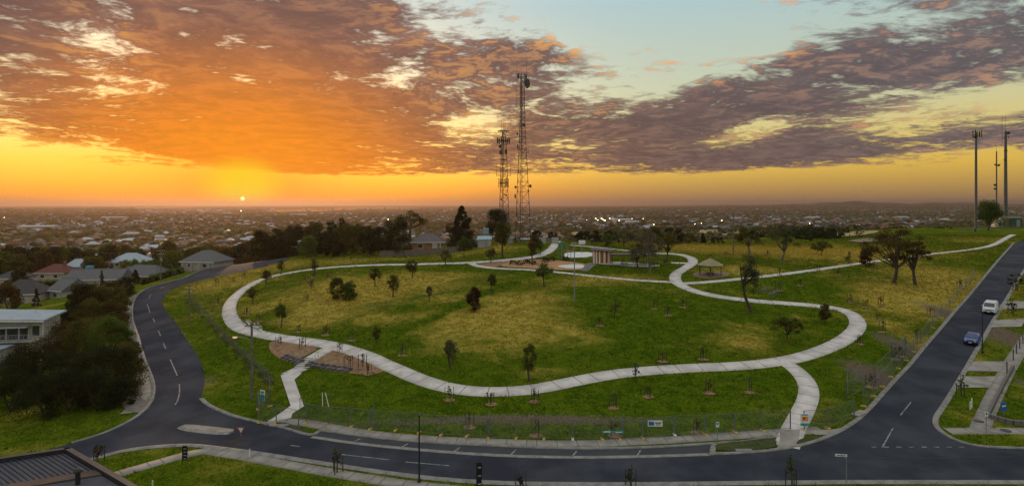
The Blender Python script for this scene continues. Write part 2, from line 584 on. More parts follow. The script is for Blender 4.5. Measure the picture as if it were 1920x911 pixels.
def track_mask(X, Y):
    out = np.zeros(X.shape)
    for px, w, wt in TRACKS:
        P = resample(chaikin([np.array(G(*p)[:2]) for p in px], 2), 1.0)
        lo, hi = P.min(0) - 3 * w, P.max(0) + 3 * w
        c = np.nonzero((X > lo[0]) & (X < hi[0]) & (Y > lo[1]) & (Y < hi[1]))[0]
        if len(c):
            d2 = ((X[c][:, None] - P[None, :, 0]) ** 2 + (Y[c][:, None] - P[None, :, 1]) ** 2).min(1)
            out[c] += wt * np.exp(-d2 / (w * w))
    return out


def mask(X, Y, spots):
    """sum of soft elliptical patches that lie on the ground"""
    out = np.zeros(X.shape)
    for s in spots:
        px, py, rw, rh, wt = s[:5]
        c = G(px, py)
        sx = rw * c.y / F
        sy = abs(c.y - G(px, py + rh).y)
        q = ((X - c.x) / sx) ** 2 + ((Y - c.y) / min(max(sy, .6), 25)) ** 2
        out += wt * np.exp(-q * 1.1)
    return out


def build_ground():
    ang = np.concatenate([np.radians(np.arange(-60, 60.01, .42)), np.radians(np.arange(66, 300, 6))])
    rad = np.concatenate([np.arange(6, 240, 1.5), 240 * 1.045 ** np.arange(0, 100)])
    A, Rr = np.meshgrid(ang, rad)
    X, Y = np.sin(A) * Rr, np.cos(A) * Rr
    Z = zf(X, Y)
    na, nr = len(ang), len(rad)
    idx = np.arange(na * nr).reshape(nr, na)
    a, b = idx[:-1], idx[1:]
    q = np.stack([a, np.roll(a, -1, 1), np.roll(b, -1, 1), b], -1).reshape(-1, 4)[:, ::-1]
    V = np.stack([X, Y, Z], -1).reshape(-1, 3)
    V = np.vstack([V, [[0, 0, z1(0, 0)]]])
    c = len(V) - 1
    fan = np.stack([idx[0], np.roll(idx[0], -1), np.full(na, c), np.full(na, c)], -1)
    x, y = V[:, 0], V[:, 1]
    near = np.hypot(x, y) < 420
    dry = np.full(len(V), .30)
    soil = np.zeros(len(V))
    dry[near] = .24 + mask(x[near], y[near], DRY) + mask(x[near], y[near], [g_[:5] for g_ in GREEN]) + track_mask(x[near], y[near])
    soil[near] = mask(x[near], y[near], SOIL)
    town = smooth(250, 420, np.hypot(x - 40, y - 90))
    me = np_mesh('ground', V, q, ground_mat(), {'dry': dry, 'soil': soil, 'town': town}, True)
    o = bpy.data.objects.new('ground', me)
    COL.objects.link(o)
    tag(o, kind='structure')
    return o



# ------------------------------------------------------------------ draped sheets
RIB, POLY = [], []


def chaikin(P, it=2, closed=False):
    P = [np.array(p, float) for p in P]
    for _ in range(it):
        Q = []
        n = len(P)
        rng = range(n if closed else n - 1)
        if not closed:
            Q.append(P[0])
        for i in rng:
            a, b = P[i], P[(i + 1) % n]
            Q += [a * .75 + b * .25, a * .25 + b * .75]
        if not closed:
            Q.append(P[-1])
        P = Q
    return P


def world_line(px, it=2, step=1.0):
    """pixel polyline -> evenly spaced world polyline"""
    P = [np.array(G(*p)[:2]) for p in px]
    P = chaikin(P, it)
    return resample(P, step)


def resample(P, step):
    P = np.array(P)
    seg = np.hypot(*np.diff(P, axis=0).T)
    s = np.concatenate([[0], np.cumsum(seg)])
    n = max(2, int(s[-1] / step) + 1)
    t = np.linspace(0, s[-1], n)
    return np.stack([np.interp(t, s, P[:, 0]), np.interp(t, s, P[:, 1])], -1)


def normals2(P):
    T = np.gradient(P, axis=0)
    T /= np.maximum(np.hypot(T[:, 0], T[:, 1]), 1e-9)[:, None]
    return np.stack([-T[:, 1], T[:, 0]], -1)


def ribbon_geo(P, offs, dz):
    """strip along P with cross offsets (positive = left of travel) and heights over the ground"""
    N = normals2(P)
    k = len(offs)
    V = []
    for o, h in zip(offs, dz):
        Q = P + N * o
        V.append(np.column_stack([Q, zf(Q[:, 0], Q[:, 1]) + h]))
    V = np.stack(V, 1).reshape(-1, 3)
    n = len(P)
    idx = np.arange(n * k).reshape(n, k)
    fa = np.stack([idx[:-1, :-1], idx[:-1, 1:], idx[1:, 1:], idx[1:, :-1]], -1).reshape(-1, 4)[:, ::-1]
    return V, fa


def ribbon(name, px, width, dz, mat, it=2, step=1.0, world=None, kind='structure', parent=None):
    P = resample(world, step) if world is not None else world_line(px, it, step)
    RIB.append((P, width / 2))
    k = max(3, int(width / .9) + 1)
    offs = np.linspace(-width / 2, width / 2, k)
    # the two outer rows fold down into the ground so that the slab has an edge
    o2 = np.concatenate([[-width / 2], offs, [width / 2]])
    hz = np.concatenate([[-.1], np.full(k, dz), [-.1]])
    V, fa = ribbon_geo(P, o2, hz)
    o = bpy.data.objects.new(name, np_mesh(name, V, fa, mat))
    COL.objects.link(o)
    if parent is not None:
        o.parent = parent
    elif kind:
        o['kind'] = kind
    if 'path' in name:
        joints(o, P, width, dz)
    return o


def joints(path_o, P, width, dz):
    # dark control joints across the slab
    N = normals2(P)
    T = np.stack([N[:, 1], -N[:, 0]], -1)
    seg = np.concatenate([[0], np.cumsum(np.hypot(*np.diff(P, axis=0).T))])
    V, Q = [], []
    s_ = 1.5
    while s_ < seg[-1] - .5:
        i = int(np.searchsorted(seg, s_))
        c, n, t = P[i], N[i], T[i]
        us = np.linspace(-width / 2 + .01, width / 2 - .01, 5)
        for a, b in zip(us[:-1], us[1:]):
            o_ = len(V)
            for q in (c + n * a - t * .045, c + n * b - t * .045, c + n * b + t * .045, c + n * a + t * .045):
                V.append((q[0], q[1], z1(q[0], q[1]) + dz + .008))
            Q.append((o_, o_ + 1, o_ + 2, o_ + 3))
        s_ += 3.0 if width > 2 else 1.8
    if V:
        j = bpy.data.objects.new('control_joints', np_mesh('control_joints', V, Q, pmat('joint_dirt', (.16, .14, .12), (.10, .09, .08), 2, .95)))
        COL.objects.link(j)
        j.parent = path_o
        j['kind'] = 'stuff'


def kerb(name, px, mat, it=2, h=.15, w=.32, world=None):
    P = resample(world, .8) if world is not None else world_line(px, it, .8)
    V, fa = ribbon_geo(P, [-w / 2 - .01, -w / 2, w / 2 - .1, w / 2 + .22], [-.1, h, h, .042])
    o = bpy.data.objects.new(name, np_mesh(name, V, fa, mat))
    COL.objects.link(o)
    o['kind'] = 'structure'
    return o


def inside(poly, X, Y):
    c = np.zeros(X.shape, bool)
    n = len(poly)
    for i in range(n):
        x0, y0 = poly[i]
        x1, y1 = poly[(i + 1) % n]
        if y0 == y1:
            continue
        c ^= ((y0 > Y) != (y1 > Y)) & (X < (x1 - x0) * (Y - y0) / (y1 - y0) + x0)
    return c


def patch(name, px, dz, mat, it=1, grid=2.0, world=None, kind='structure', parent=None, skirt=True):
    """filled outline draped over the ground"""
    P = world if world is not None else [np.array(G(*p)[:2]) for p in px]
    if it:
        P = chaikin(P, it, True)
    P = np.array(P)
    if name != 'verge':
        POLY.append(P)
    Q = np.vstack([P, P[:1]])
    pts = []
    for a, b in zip(Q[:-1], Q[1:]):
        n = max(1, int(np.hypot(*(b - a)) / grid))
        for i in range(n):
            pts.append(a + (b - a) * i / n)
    nb = len(pts)
    x0, y0 = P.min(0)
    x1, y1 = P.max(0)
    gx, gy = np.meshgrid(np.arange(x0 + .37, x1, grid), np.arange(y0 + .41, y1, grid))
    gx, gy = gx.ravel(), gy.ravel()
    ok = inside(P, gx, gy)
    ptl = [Vector((float(a), float(b))) for a, b in pts] + [Vector((float(a), float(b))) for a, b in zip(gx[ok], gy[ok])]
    res = delaunay_2d_cdt(ptl, [(i, (i + 1) % nb) for i in range(nb)], [list(range(nb))], 1, 1e-5)
    vv = np.array([(v.x, v.y) for v in res[0]])
    V = np.column_stack([vv, zf(vv[:, 0], vv[:, 1]) + dz])
    fa = []
    for f in res[2]:
        a, b, c = (vv[i] for i in f[:3])
        if (b[0] - a[0]) * (c[1] - a[1]) - (b[1] - a[1]) * (c[0] - a[0]) < 0:
            f = f[::-1]
        fa.append(f[:3])
    o = bpy.data.objects.new(name, np_mesh(name, V, fa, mat))
    COL.objects.link(o)
    if parent is not None:
        o.parent = parent
    elif kind:
        o['kind'] = kind
    return o


build_ground()

ASPHALT = pmat('asphalt', (.026, .029, .039), (.050, .053, .065), .16, .95, .25, spec=.08, coord='World', detail=9)
CONC = pmat('concrete', (.60, .545, .51), (.43, .39, .36), .45, .85, .1, coord='World', detail=9)
CONC2 = pmat('footpath_concrete', (.30, .27, .235), (.20, .18, .155), .6, .85, .1, coord='World', detail=9)
KERB = pmat('kerb_concrete', (.25, .235, .21), (.16, .15, .135), 1.2, .85, .1, coord='World', detail=8)
PAINT = pmat('road_paint', (.27, .27, .265), (.09, .09, .095), 2.2, .7, coord='World', detail=8)
MULCH = pmat('mulch', (.30, .175, .09), (.15, .085, .048), 2.2, .95, .9, coord='World', detail=9)
GRAVEL = pmat('gravel', (.24, .155, .09), (.16, .11, .07), 1.0, .95, .5, coord='World', detail=9)
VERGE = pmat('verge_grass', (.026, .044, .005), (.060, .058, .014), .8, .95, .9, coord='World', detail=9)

# roads: one asphalt sheet with both junctions
NORTH = [(376, 748), (386, 758), (412, 771), (445, 783), (495, 794), (540, 804), (585, 819), (662, 831), (779, 843), (920, 854), (1070, 858), (1200, 856), (1329, 852), (1380, 850), (1440, 846), (1492, 838), (1542, 824), (1588, 803), (1625, 775), (1674, 719), (1735, 650), (1824, 548), (1870, 492), (1901, 455)]
BAY_BACK = [(600, 807), (702, 821), (800, 830), (920, 836), (1070, 842), (1208, 840), (1338, 832)]
LEFT_PARK = [(556, 484), (480, 505), (384, 524), (340, 535), (318, 545), (306, 558), (304, 572), (323, 597), (347, 631), (370, 665), (383, 695), (383, 722), (376, 748)]
LEFT_TOWN = [(133, 831), (197, 812), (245, 789), (272, 770), (287, 748), (290, 722), (280, 695), (268, 668), (253, 625), (247, 590), (249, 567), (258, 552), (275, 540), (307, 531), (369, 514), (480, 489), (556, 476)]
SOUTH = [(130, 872), (173, 861), (234, 844), (308, 836), (364, 834.5), (410, 840), (486, 850), (640, 874), (785, 895), (920, 906), (1100, 908), (1300, 907), (1440, 905), (1637, 903), (1920, 904), (2080, 905)]
RIGHT_E = [(2080, 846), (1920, 841), (1841, 838), (1800, 829), (1770, 815), (1753, 800), (1750, 785), (1767, 762), (1807, 695), (1841, 637), (1879, 573), (1920, 505), (1960, 462)]
road_px = SOUTH + RIGHT_E[:] + [(1930, 448)] + NORTH[::-1] + LEFT_PARK[::-1][1:] + LEFT_TOWN[::-1] + [(60, 852), (0, 872)]
patch('road', road_px, .030, ASPHALT, it=1, grid=2.2)
patch('parking_bay', NORTH[6:13] + BAY_BACK[::-1], .036, pmat('bay_asphalt', (.032, .034, .040), (.045, .046, .052), .4, .85, .2, coord='World', detail=9), it=0, grid=2.0)
ribbon('drain_channel', NORTH[6:13], .55, .052, KERB, it=2)
kerb('kerb', NORTH[:7] + [(600, 808)], KERB)
kerb('kerb', BAY_BACK, KERB)
kerb('kerb', [(1338, 832), (1331, 851), (1345, 851)], KERB, it=1)
kerb('kerb', NORTH[12:], KERB)
kerb('kerb', [(1338, 832), (1400, 826), (1460, 818)], KERB, it=1, h=.09, w=.2)
kerb('kerb', LEFT_TOWN[3:], KERB)
kerb('kerb', LEFT_TOWN[:5][::1], KERB)
kerb('kerb', [(p[0], p[1]) for p in SOUTH[::-1]], KERB)
kerb('kerb', RIGHT_E[::-1], KERB)
# island in the left junction
patch('traffic_island', [(340, 800), (352, 797), (400, 802), (436, 806), (440, 810), (428, 813), (380, 809), (346, 804)], .16, CONC2, it=1, grid=1.0)
kerb('kerb', [(340, 801), (352, 798), (400, 803), (436, 807)], KERB, it=1, h=.15, w=.25)
kerb('kerb', [(436, 809), (428, 814), (380, 810), (346, 805), (338, 801)], KERB, it=1, h=.15, w=.25)


def dash(px, w=.13, it=0):
    return ribbon('road_marking', px, w, .046, PAINT, it=it, step=.6)


for d in ([(300, 541), (306, 537)], [(283, 552), (279, 560)], [(276, 570), (281, 586)], [(287, 597), (290, 604)], [(297, 620), (301, 630)], [(306, 643), (311, 654)],
          [(319, 674), (332, 704)], [(336, 720), (337, 735), (333, 752), (328, 759)], [(330, 527), (345, 523)], [(362, 519), (380, 515)]):
    dash(d, .16, 1 if len(d) > 2 else 0)
for d in ([(545, 835), (562, 837)], [(640, 852), (730, 862)], [(760, 866), (842, 873)]):
    dash(d, .12)
dash([(1654, 839), (1674, 803)], .12)
dash([(1688, 779), (1708, 754)], .12)
for i in range(8):
    dash([(1634 + i * 23.5, 838.2), (1643 + i * 23.5, 838.2)], .16)
for (a, b) in (((662, 829), (676, 822)), ((752, 839), (765, 832)), ((850, 848), (862, 839)), ((957, 853), (968, 843)), ((1072, 857), (1081, 846)), ((1194, 856), (1201, 844))):
    ribbon('road_marking', [a, b], .14, .062, PAINT, it=0, step=.5)

TAR = pmat('tar_seal', (.011, .011, .013), (.016, .016, .018), 1, .7)
ribbon('tar_seam', [(1650, 860), (1700, 859), (1750, 861), (1830, 858), (1900, 857)], .22, .040, TAR, it=2)
ribbon('tar_seam', [(1560, 857), (1640, 859)], .12, .040, TAR, it=0)
patch('asphalt_patch', [(420, 822), (470, 829), (500, 836), (455, 836), (415, 829)], .036, pmat('patch_asphalt', (.016, .017, .021), (.028, .029, .034), .6, .95, .3, coord='World'), it=0, grid=2.0)

# paths of the park
ribbon('path', [(1046, 452), (1040, 462), (1026, 474), (1000, 483), (940, 489), (880, 493), (800, 495), (700, 497), (620, 501), (560, 508), (500, 520), (462, 537), (436, 560), (428, 580), (433, 600), (455, 619), (500, 630), (560, 638), (620, 646), (680, 663), (730, 687), (790, 713), (850, 730), (920, 736), (1000, 731), (1080, 714), (1160, 699), (1280, 690), (1400, 686), (1480, 676), (1540, 658), (1590, 634), (1611, 612), (1604, 592), (1575, 578), (1520, 572), (1440, 567), (1370, 560), (1310, 549), (1276, 536), (1264, 524), (1268, 512), (1290, 500), (1301, 491), (1296, 483), (1270, 476), (1225, 475)], 2.55, .055, CONC, it=3, step=.8)
ribbon('path', [(884, 494), (896, 500), (940, 504), (1000, 506), (1060, 512), (1140, 521), (1200, 526), (1262, 529)], 1.7, .048, CONC, it=2)
ribbon('path', [(1275, 532), (1340, 528), (1420, 520), (1500, 510), (1600, 496), (1680, 485), (1760, 475), (1830, 467), (1862, 460), (1880, 450), (1900, 440)], 1.8, .060, CONC, it=2)
ribbon('path', [(1225, 475), (1180, 470), (1120, 463), (1070, 460)], 2.0, .050, CONC, it=2)
ribbon('path', [(1468, 678), (1492, 692), (1514, 716), (1518, 742), (1505, 772), (1487, 805), (1475, 838)], 2.3, .065, CONC, it=3, step=.7)
ribbon('path', [(1290, 494), (1272, 493), (1258, 493)], 2.0, .062, CONC, it=1)
# zigzag entry with the stairs
ENTRY = [(618, 652), (584, 672), (566, 690), (538, 703), (556, 764), (520, 788)]
EW = [G(*p) for p in ENTRY]
ribbon('entry_path', None, 2.3, .060, CONC, it=0, step=.6, world=[EW[0][:2], EW[1][:2]])
ribbon('entry_path', None, 2.3, .060, CONC, it=0, step=.6, world=[EW[2][:2], EW[3][:2]])
patch('entry_path', [(526, 704), (548, 697), (566, 700), (552, 712), (570, 762), (548, 776), (546, 784), (500, 792), (545, 761)], .070, CONC, it=0, grid=1.2)
# footpaths of the streets
ribbon('footpath', [(500, 792), (551, 789), (625, 802), (718, 817), (825, 825), (920, 829), (1070, 834), (1208, 827), (1300, 822), (1400, 815), (1470, 810), (1540, 806)], 1.5, .056, CONC2, it=2)
patch('crossing_ramp', [(1462, 806), (1500, 806), (1498, 822), (1496, 838), (1456, 843), (1462, 826)], .080, CONC2, it=0, grid=1.2)
patch('crossing_ramp', [(1500, 806), (1560, 806), (1590, 800), (1560, 815), (1530, 816)], .074, CONC2, it=0, grid=1.2)
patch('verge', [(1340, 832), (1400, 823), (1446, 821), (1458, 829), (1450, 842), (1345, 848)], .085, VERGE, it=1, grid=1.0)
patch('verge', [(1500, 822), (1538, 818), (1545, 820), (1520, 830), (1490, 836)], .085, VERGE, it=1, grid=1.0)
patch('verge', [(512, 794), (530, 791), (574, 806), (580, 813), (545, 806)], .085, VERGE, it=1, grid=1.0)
# left footpath with driveways
ribbon('footpath', [(236, 565), (240, 600), (252, 640), (262, 680), (272, 720), (268, 750), (240, 775)], 1.8, .056, CONC2, it=2)
patch('driveway', [(205, 738), (262, 745), (280, 756), (262, 775), (240, 772)], .090, pmat('driveway', (.16, .145, .125), (.11, .10, .088), 1.2, .85, .1, coord='World'), it=0, grid=1.5)
patch('driveway', [(236, 562), (262, 548), (240, 572), (232, 580)], .066, CONC2, it=0, grid=1.5)
# south side verge, path
ribbon('footpath', [(1000, 930), (900, 922), (780, 911), (640, 890), (500, 864), (430, 851), (390, 846)], 1.4, .056, CONC2, it=2)
ribbon('footpath', [(400, 842), (345, 853), (300, 866), (230, 886), (200, 895)], 1.5, .062, CONC2, it=2)
# right side: footpath, driveways, verge
ribbon('footpath', [(1990, 560), (1945, 610), (1912, 655), (1885, 700), (1862, 745), (1843, 790), (1835, 808)], 1.7, .056, CONC2, it=2)
ribbon('footpath', [(1776, 808), (1835, 808), (1930, 808), (2060, 812)], 1.5, .064, CONC2, it=1)
for q in ([(1873, 573), (1890, 566), (1960, 563), (1950, 577), (1882, 580)], [(1862, 601), (1925, 598), (1915, 613), (1853, 614)], [(1825, 678), (1886, 678), (1876, 697), (1812, 696)], [(1805, 706), (1868, 706), (1855, 727), (1795, 727)]):
    patch('driveway', q, .072, CONC2, it=0, grid=1.5)

# half court, soft fall and beds round the playground
patch('playground_surface', [(935, 497), (960, 487), (1010, 487), (1050, 488), (1100, 494), (1110, 505), (1060, 507), (1000, 503), (950, 501)], .040, pmat('orange_softfall', (.42, .22, .095), (.30, .16, .08), .8, .9, .2, coord='World'), it=2, grid=1.5)
patch('playground_surface', [(1100, 492), (1125, 492), (1112, 500), (1104, 509), (1085, 508), (1095, 500)], .050, pmat('grey_softfall', (.17, .14, .12), (.12, .10, .085), .8, .9, .2, coord='World'), it=2, grid=1.5)
patch('court_slab', [(1040, 499), (1070, 496), (1090, 496), (1097, 500), (1090, 504), (1060, 503)], .075, pmat('white_concrete', (.62, .61, .60), (.52, .51, .50), .6, .7, coord='World'), it=2, grid=1.0)
patch('court_slab', [(1056, 477), (1066, 473), (1114, 473), (1114, 482), (1060, 484)], .075, MATS['white_concrete'], it=1, grid=1.0)
patch('pavilion_slab', [(1112, 492), (1160, 491), (1235, 496), (1238, 500), (1190, 501), (1150, 497), (1118, 495)], .085, CONC, it=1, grid=1.0)
patch('gazebo_floor', [(1296, 514), (1310, 509), (1350, 509), (1372, 514), (1360, 520), (1332, 523), (1305, 520)], .055, GRAVEL, it=2, grid=1.0)
for q in ([(503, 645), (515, 638), (560, 641), (606, 648), (566, 671), (540, 680), (520, 670), (506, 658)], [(612, 655), (640, 651), (690, 670), (728, 694), (700, 703), (640, 699), (585, 688), (592, 670)]):
    patch('mulch_bed', q, .045, MULCH, it=2, grid=1.0)
patch('mulch_bed', [(890, 497), (930, 491), (960, 489), (935, 499), (925, 503), (900, 502)], .045, MULCH, it=1, grid=1.0)

# ------------------------------------------------------------------ trees
BARK = pmat('bark', (.085, .062, .045), (.045, .034, .026), 3.0, .95, .6)
PALEBARK = pmat('pale_bark', (.20, .165, .135), (.11, .085, .065), 2.5, .9, .5)
LEAF = {
    'olive': leafmat('leaf_olive', (.026, .034, .005), (.105, .100, .018)),
    'green': leafmat('leaf_green', (.028, .055, .008), (.095, .140, .018)),
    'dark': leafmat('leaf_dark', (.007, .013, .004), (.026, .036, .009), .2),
    'rust': leafmat('leaf_rust', (.026, .022, .006), (.100, .066, .018)),
    'wine': leafmat('leaf_wine', (.016, .008, .007), (.055, .020, .014), .2),
    'lime': leafmat('leaf_lime', (.045, .075, .014), (.125, .165, .036)),
    'grey': leafmat('leaf_grey', (.060, .060, .040), (.135, .125, .085)),
    'sage': leafmat('leaf_sage', (.040, .048, .018), (.12, .125, .05)),
}


def leaf_cloud(centres, radii, per, size, rng, flat=1.0):
    """many small leaf-sized quads gathered in clumps"""
    C = np.repeat(centres, per, 0)
    Rr = np.repeat(radii, per)
    n = len(C)
    d = rng.normal(size=(n, 3))
    d /= np.linalg.norm(d, axis=1)[:, None]
    rr = Rr * rng.random(n) ** .45
    P = C + d * rr[:, None] * np.array([1, 1, flat])
    nv = d * .7 + rng.normal(size=(n, 3)) * .75 + np.array([0, 0, .35])
    nv /= np.linalg.norm(nv, axis=1)[:, None]
    up = rng.normal(size=(n, 3))
    u = np.cross(nv, up)
    u /= np.linalg.norm(u, axis=1)[:, None]
    w = np.cross(nv, u)
    s = size * rng.uniform(.55, 1.25, n)
    a, b = u * s[:, None] * .62, w * s[:, None] * .40
    V = np.stack([P - a, P - b * .9 + a * .1, P + a, P + b], 1).reshape(-1, 3)
    Fq = np.arange(n * 4).reshape(n, 4)
    tc = np.repeat(rng.random(len(centres)), per)
    tint = np.repeat(np.clip(tc * .55 + rng.random(n) * .45, 0, 1), 4)
    return V, Fq, tint


def crown_points(kind, w, h, rng):
    """clump centres and radii for a crown of width w and total height h"""
    C, rad = [], []
    if kind in ('round', 'tall', 'weep'):
        z0, z1_ = {'round': (.30, 1), 'tall': (.22, 1), 'weep': (.12, 1)}[kind]
        ch = (z1_ - z0) * h
        rc = min(w, ch) * .21
        n = int(17 + 10 * max(w, ch) / max(min(w, ch), .1))
        for _ in range(n):
            t = rng.random()
            ph = rng.random() * 2 * math.pi
            zz = rng.random() ** .85
            prof = math.sin(math.pi * (.14 + .80 * zz)) ** .6
            r = (w / 2 - rc * .7) * prof * math.sqrt(rng.uniform(.15, 1)) * rng.uniform(.75, 1.12)
            C.append((r * math.cos(ph), r * math.sin(ph), z0 * h + rc * .6 + (ch - rc * 1.3) * zz))
            rad.append(rc * rng.uniform(.45, 1.25))
    elif kind in ('bush', 'dense'):
        z0 = 0.0 if kind == 'bush' else .03
        rc = min(w, h) * .17
        for _ in range(34):
            ph = rng.random() * 2 * math.pi
            zz = rng.random() ** .8
            prof = math.sqrt(max(0.0, 1 - (zz * .94) ** 2.6))
            r = (w / 2 - rc * .6) * prof * math.sqrt(rng.uniform(.2, 1)) * rng.uniform(.78, 1.1)
            C.append((r * math.cos(ph), r * math.sin(ph), z0 * h + rc * .5 + (h * (1 - z0) - rc * 1.2) * zz))
            rad.append(rc * rng.uniform(.6, 1.3))
    elif kind == 'cypress':
        for i in range(90):
            zz = (i + rng.random()) / 90
            ph = rng.random() * 2 * math.pi
            prof = (1 - zz) ** .62 * (.86 + .22 * math.sin(zz * 21)) + .03
            rc = w * .15 * (1.05 - .75 * zz) * rng.uniform(.7, 1.25)
            r = max(0.0, w / 2 * prof - rc * .5) * math.sqrt(rng.uniform(.3, 1))
            C.append((r * math.cos(ph), r * math.sin(ph), h * (.04 + .93 * zz) - rc * .4))
            rad.append(rc)
    elif kind in ('gum', 'umbrella', 'sparse'):
        z0 = {'gum': .45, 'umbrella': .66, 'sparse': .25}[kind]
        rc = w * (.125 if kind != 'sparse' else .10)
        for _ in range({'gum': 26, 'umbrella': 17, 'sparse': 22}[kind]):
            ph = rng.random() * 2 * math.pi
            q = math.sqrt(rng.uniform(.02, 1))
            r = (w / 2 - rc * .8) * q
            top = 1 - .28 * q * q
            zz = z0 + (top - z0) * rng.random() ** (.5 if kind == 'gum' else .75)
            C.append((r * math.cos(ph), r * math.sin(ph), h * zz - rc * .5))
            rad.append(rc * rng.uniform(.65, 1.3))
    return np.array(C), np.array(rad)


def tree_parts(kind, w, h, d, seed, density=1.0):
    rng = np.random.default_rng(seed)
    C, rad = crown_points(kind, w, h, rng)
    ls = min(max(d / 560 * .92, .14), .7)
    area = float((math.pi * rad ** 2).sum())
    dn = {'gum': 1.35, 'umbrella': 1.5, 'sparse': 1.0, 'dense': 2.2, 'bush': 2.2, 'cypress': 2.2}.get(kind, 1.7) * density
    per = int(min(max(dn * area / (ls * ls * .5) / len(C), 10), 260))
    V, Fq, tint = leaf_cloud(C, rad, per, ls, rng, .62 if kind in ('gum', 'umbrella') else .9)
    tb = MB()
    tr = max(.028 * h, .05) if kind not in ('gum', 'umbrella') else max(.030 * h, .08)
    if kind == 'bush':
        for i in range(4):
            a = i * 1.6
            tb.tube((.05 * math.cos(a), .05 * math.sin(a), -.15), (w * .2 * math.cos(a), w * .2 * math.sin(a), h * .55), tr * .6, tr * .3, 5)
    else:
        split = {'gum': .26, 'umbrella': .5, 'sparse': .45}.get(kind, .42) * h
        lean = np.array([rng.normal() * .035 * h, rng.normal() * .035 * h])
        mid = (lean[0] * .6, lean[1] * .6, split * .5)
        top = (lean[0], lean[1], split)
        tb.path([(0, 0, -.2), (0, 0, .12 * h * .3), mid, top], [tr * 1.5, tr * 1.05, tr * .9, tr * .8], 8)
        order = rng.permutation(len(C))
        nl = {'gum': 13, 'umbrella': 9, 'sparse': 16}.get(kind, 7)
        for k in order[:min(nl, len(C))]:
            c = C[k]
            if c[2] < split * .6:
                continue
            m = np.array(top) * .45 + c * .55 + rng.normal(size=3) * .05 * w
            m[2] = top[2] + (c[2] - top[2]) * .5
            tb.path([top, tuple(m), tuple(c)], [tr * .55, tr * .34, tr * .14], 5)
        tb.tube(top, (lean[0] * 1.4, lean[1] * 1.4, h * .82), tr * .7, tr * .15, 5)
    return tb, (V, Fq, tint)


TSEED = [100]


def tree_at(name, label, base, h, w, kind, leaf, cat='tree', group=None, bark=None, density=1.0):
    TSEED[0] += 1
    t = thing(name, label, cat, base, 0, group)
    tb, (V, Fq, tint) = tree_parts(kind, w, h, math.hypot(base[0], base[1]), TSEED[0], density)
    tb.build('trunk' if kind != 'bush' else 'stem', bark or BARK, t)
    o = bpy.data.objects.new('crown', np_mesh('crown', V, Fq, LEAF[leaf], {'tint': tint}))
    COL.objects.link(o)
    o.parent = t
    return t


def tree(px, py, top, wpx, kind, leaf, label, name='tree', cat='tree', group=None, bark=None, density=1.0, dadd=0.0, d=None):
    """tree whose foot is seen at pixel (px, py)"""
    b = G(px, py)
    if d:
        x = (px - 960) / F * d
        b = Vector((x, d, z1(x, d)))
        h = (CZ - (top - H0) / F * d) - b.z
    else:
        h = (py - top) * b.y / F
    return tree_at(name, label, b, h, wpx * b.y / F, kind, leaf, cat, group, bark, density)


# trees of the lawn
LG = 'young trees on the lawn inside the loop path'
for (px, py, top, w, kind, leaf, label) in [
    (527, 515, 487, 17, 'round', 'olive', 'small round tree just outside the loop path below the trees by the road'),
    (590, 514, 483, 20, 'tall', 'sage', 'pale thin young tree beside the straight upper stretch of the loop path'),
    (499, 534, 505, 23, 'round', 'rust', 'small brownish tree whose crown covers the edge of the loop path'),
    (474, 571, 536, 26, 'round', 'olive', 'small bushy tree inside the tight western bend of the loop path'),
    (527, 614, 567, 33, 'round', 'green', 'dense round green tree above the white seat'),
    (703, 537, 501, 30, 'round', 'olive', 'round young tree on dry grass next to a slimmer one'),
    (737, 557, 512, 31, 'tall', 'olive', 'slim young tree beside a rounder one on dry grass'),
    (773, 522, 487, 31, 'round', 'olive', 'dense upright young tree just inside the upper loop path'),
    (835, 498, 465, 30, 'tall', 'sage', 'pale wispy tree in front of the paling fence'),
    (805, 566, 536, 16, 'round', 'sage', 'very small thin tree in the middle of the dry lawn'),
    (706, 645, 611, 24, 'tall', 'olive', 'small upright tree on green grass near the stair path'),
    (844, 690, 635, 39, 'tall', 'sage', 'loose pale-leaved tree on the green slope above the lower path'),
    (992, 713, 643, 38, 'tall', 'olive', 'tall narrow tree standing right above the lower path'),
    (923, 552, 512, 24, 'round', 'olive', 'small round tree behind the dark wine-red one'),
    (1020, 537, 491, 46, 'round', 'green', 'wide round tree just below the playground'),
    (1151, 594, 552, 27, 'sparse', 'rust', 'thin brownish young tree standing alone near the tall pole'),
    (1546, 606, 568, 28, 'weep', 'rust', 'small drooping brownish tree beside the eastern bend of the path'),
    (1477, 641, 589, 62, 'gum', 'olive', 'broad open-branched tree inside the eastern bend of the path'),
    (1407, 584, 474, 48, 'tall', 'sage', 'tall thin tree standing over the path near the gazebo'),
]:
    tree(px, py, top, w, kind, leaf, label, 'young_tree' if top > 480 else 'tree', group=LG if px < 1200 else None, density=.55 if px == 1407 else random.uniform(.6, 1.0))
tree(583, 541, 519, 14, 'sparse', 'grey', 'bare grey shrub on the dry lawn near the upper path', 'bare_shrub', 'shrub', density=.6)
tree(1192, 716, 673, 20, 'sparse', 'grey', 'leafless grey sapling leaning over the lower path', 'bare_shrub', 'shrub', density=.7)
tree(889, 583, 536, 36, 'dense', 'wine', 'dense dark wine-red tree under the overhead wires', 'red_leaved_tree')
tree(633, 561, 518, 38, 'bush', 'olive', 'leaning multi-stemmed bushy tree, taller half of a pair on dry grass', 'bushy_tree')
tree(655, 563, 527, 34, 'bush', 'green', 'low spreading bushy tree, shorter half of a pair on dry grass', 'bushy_tree')
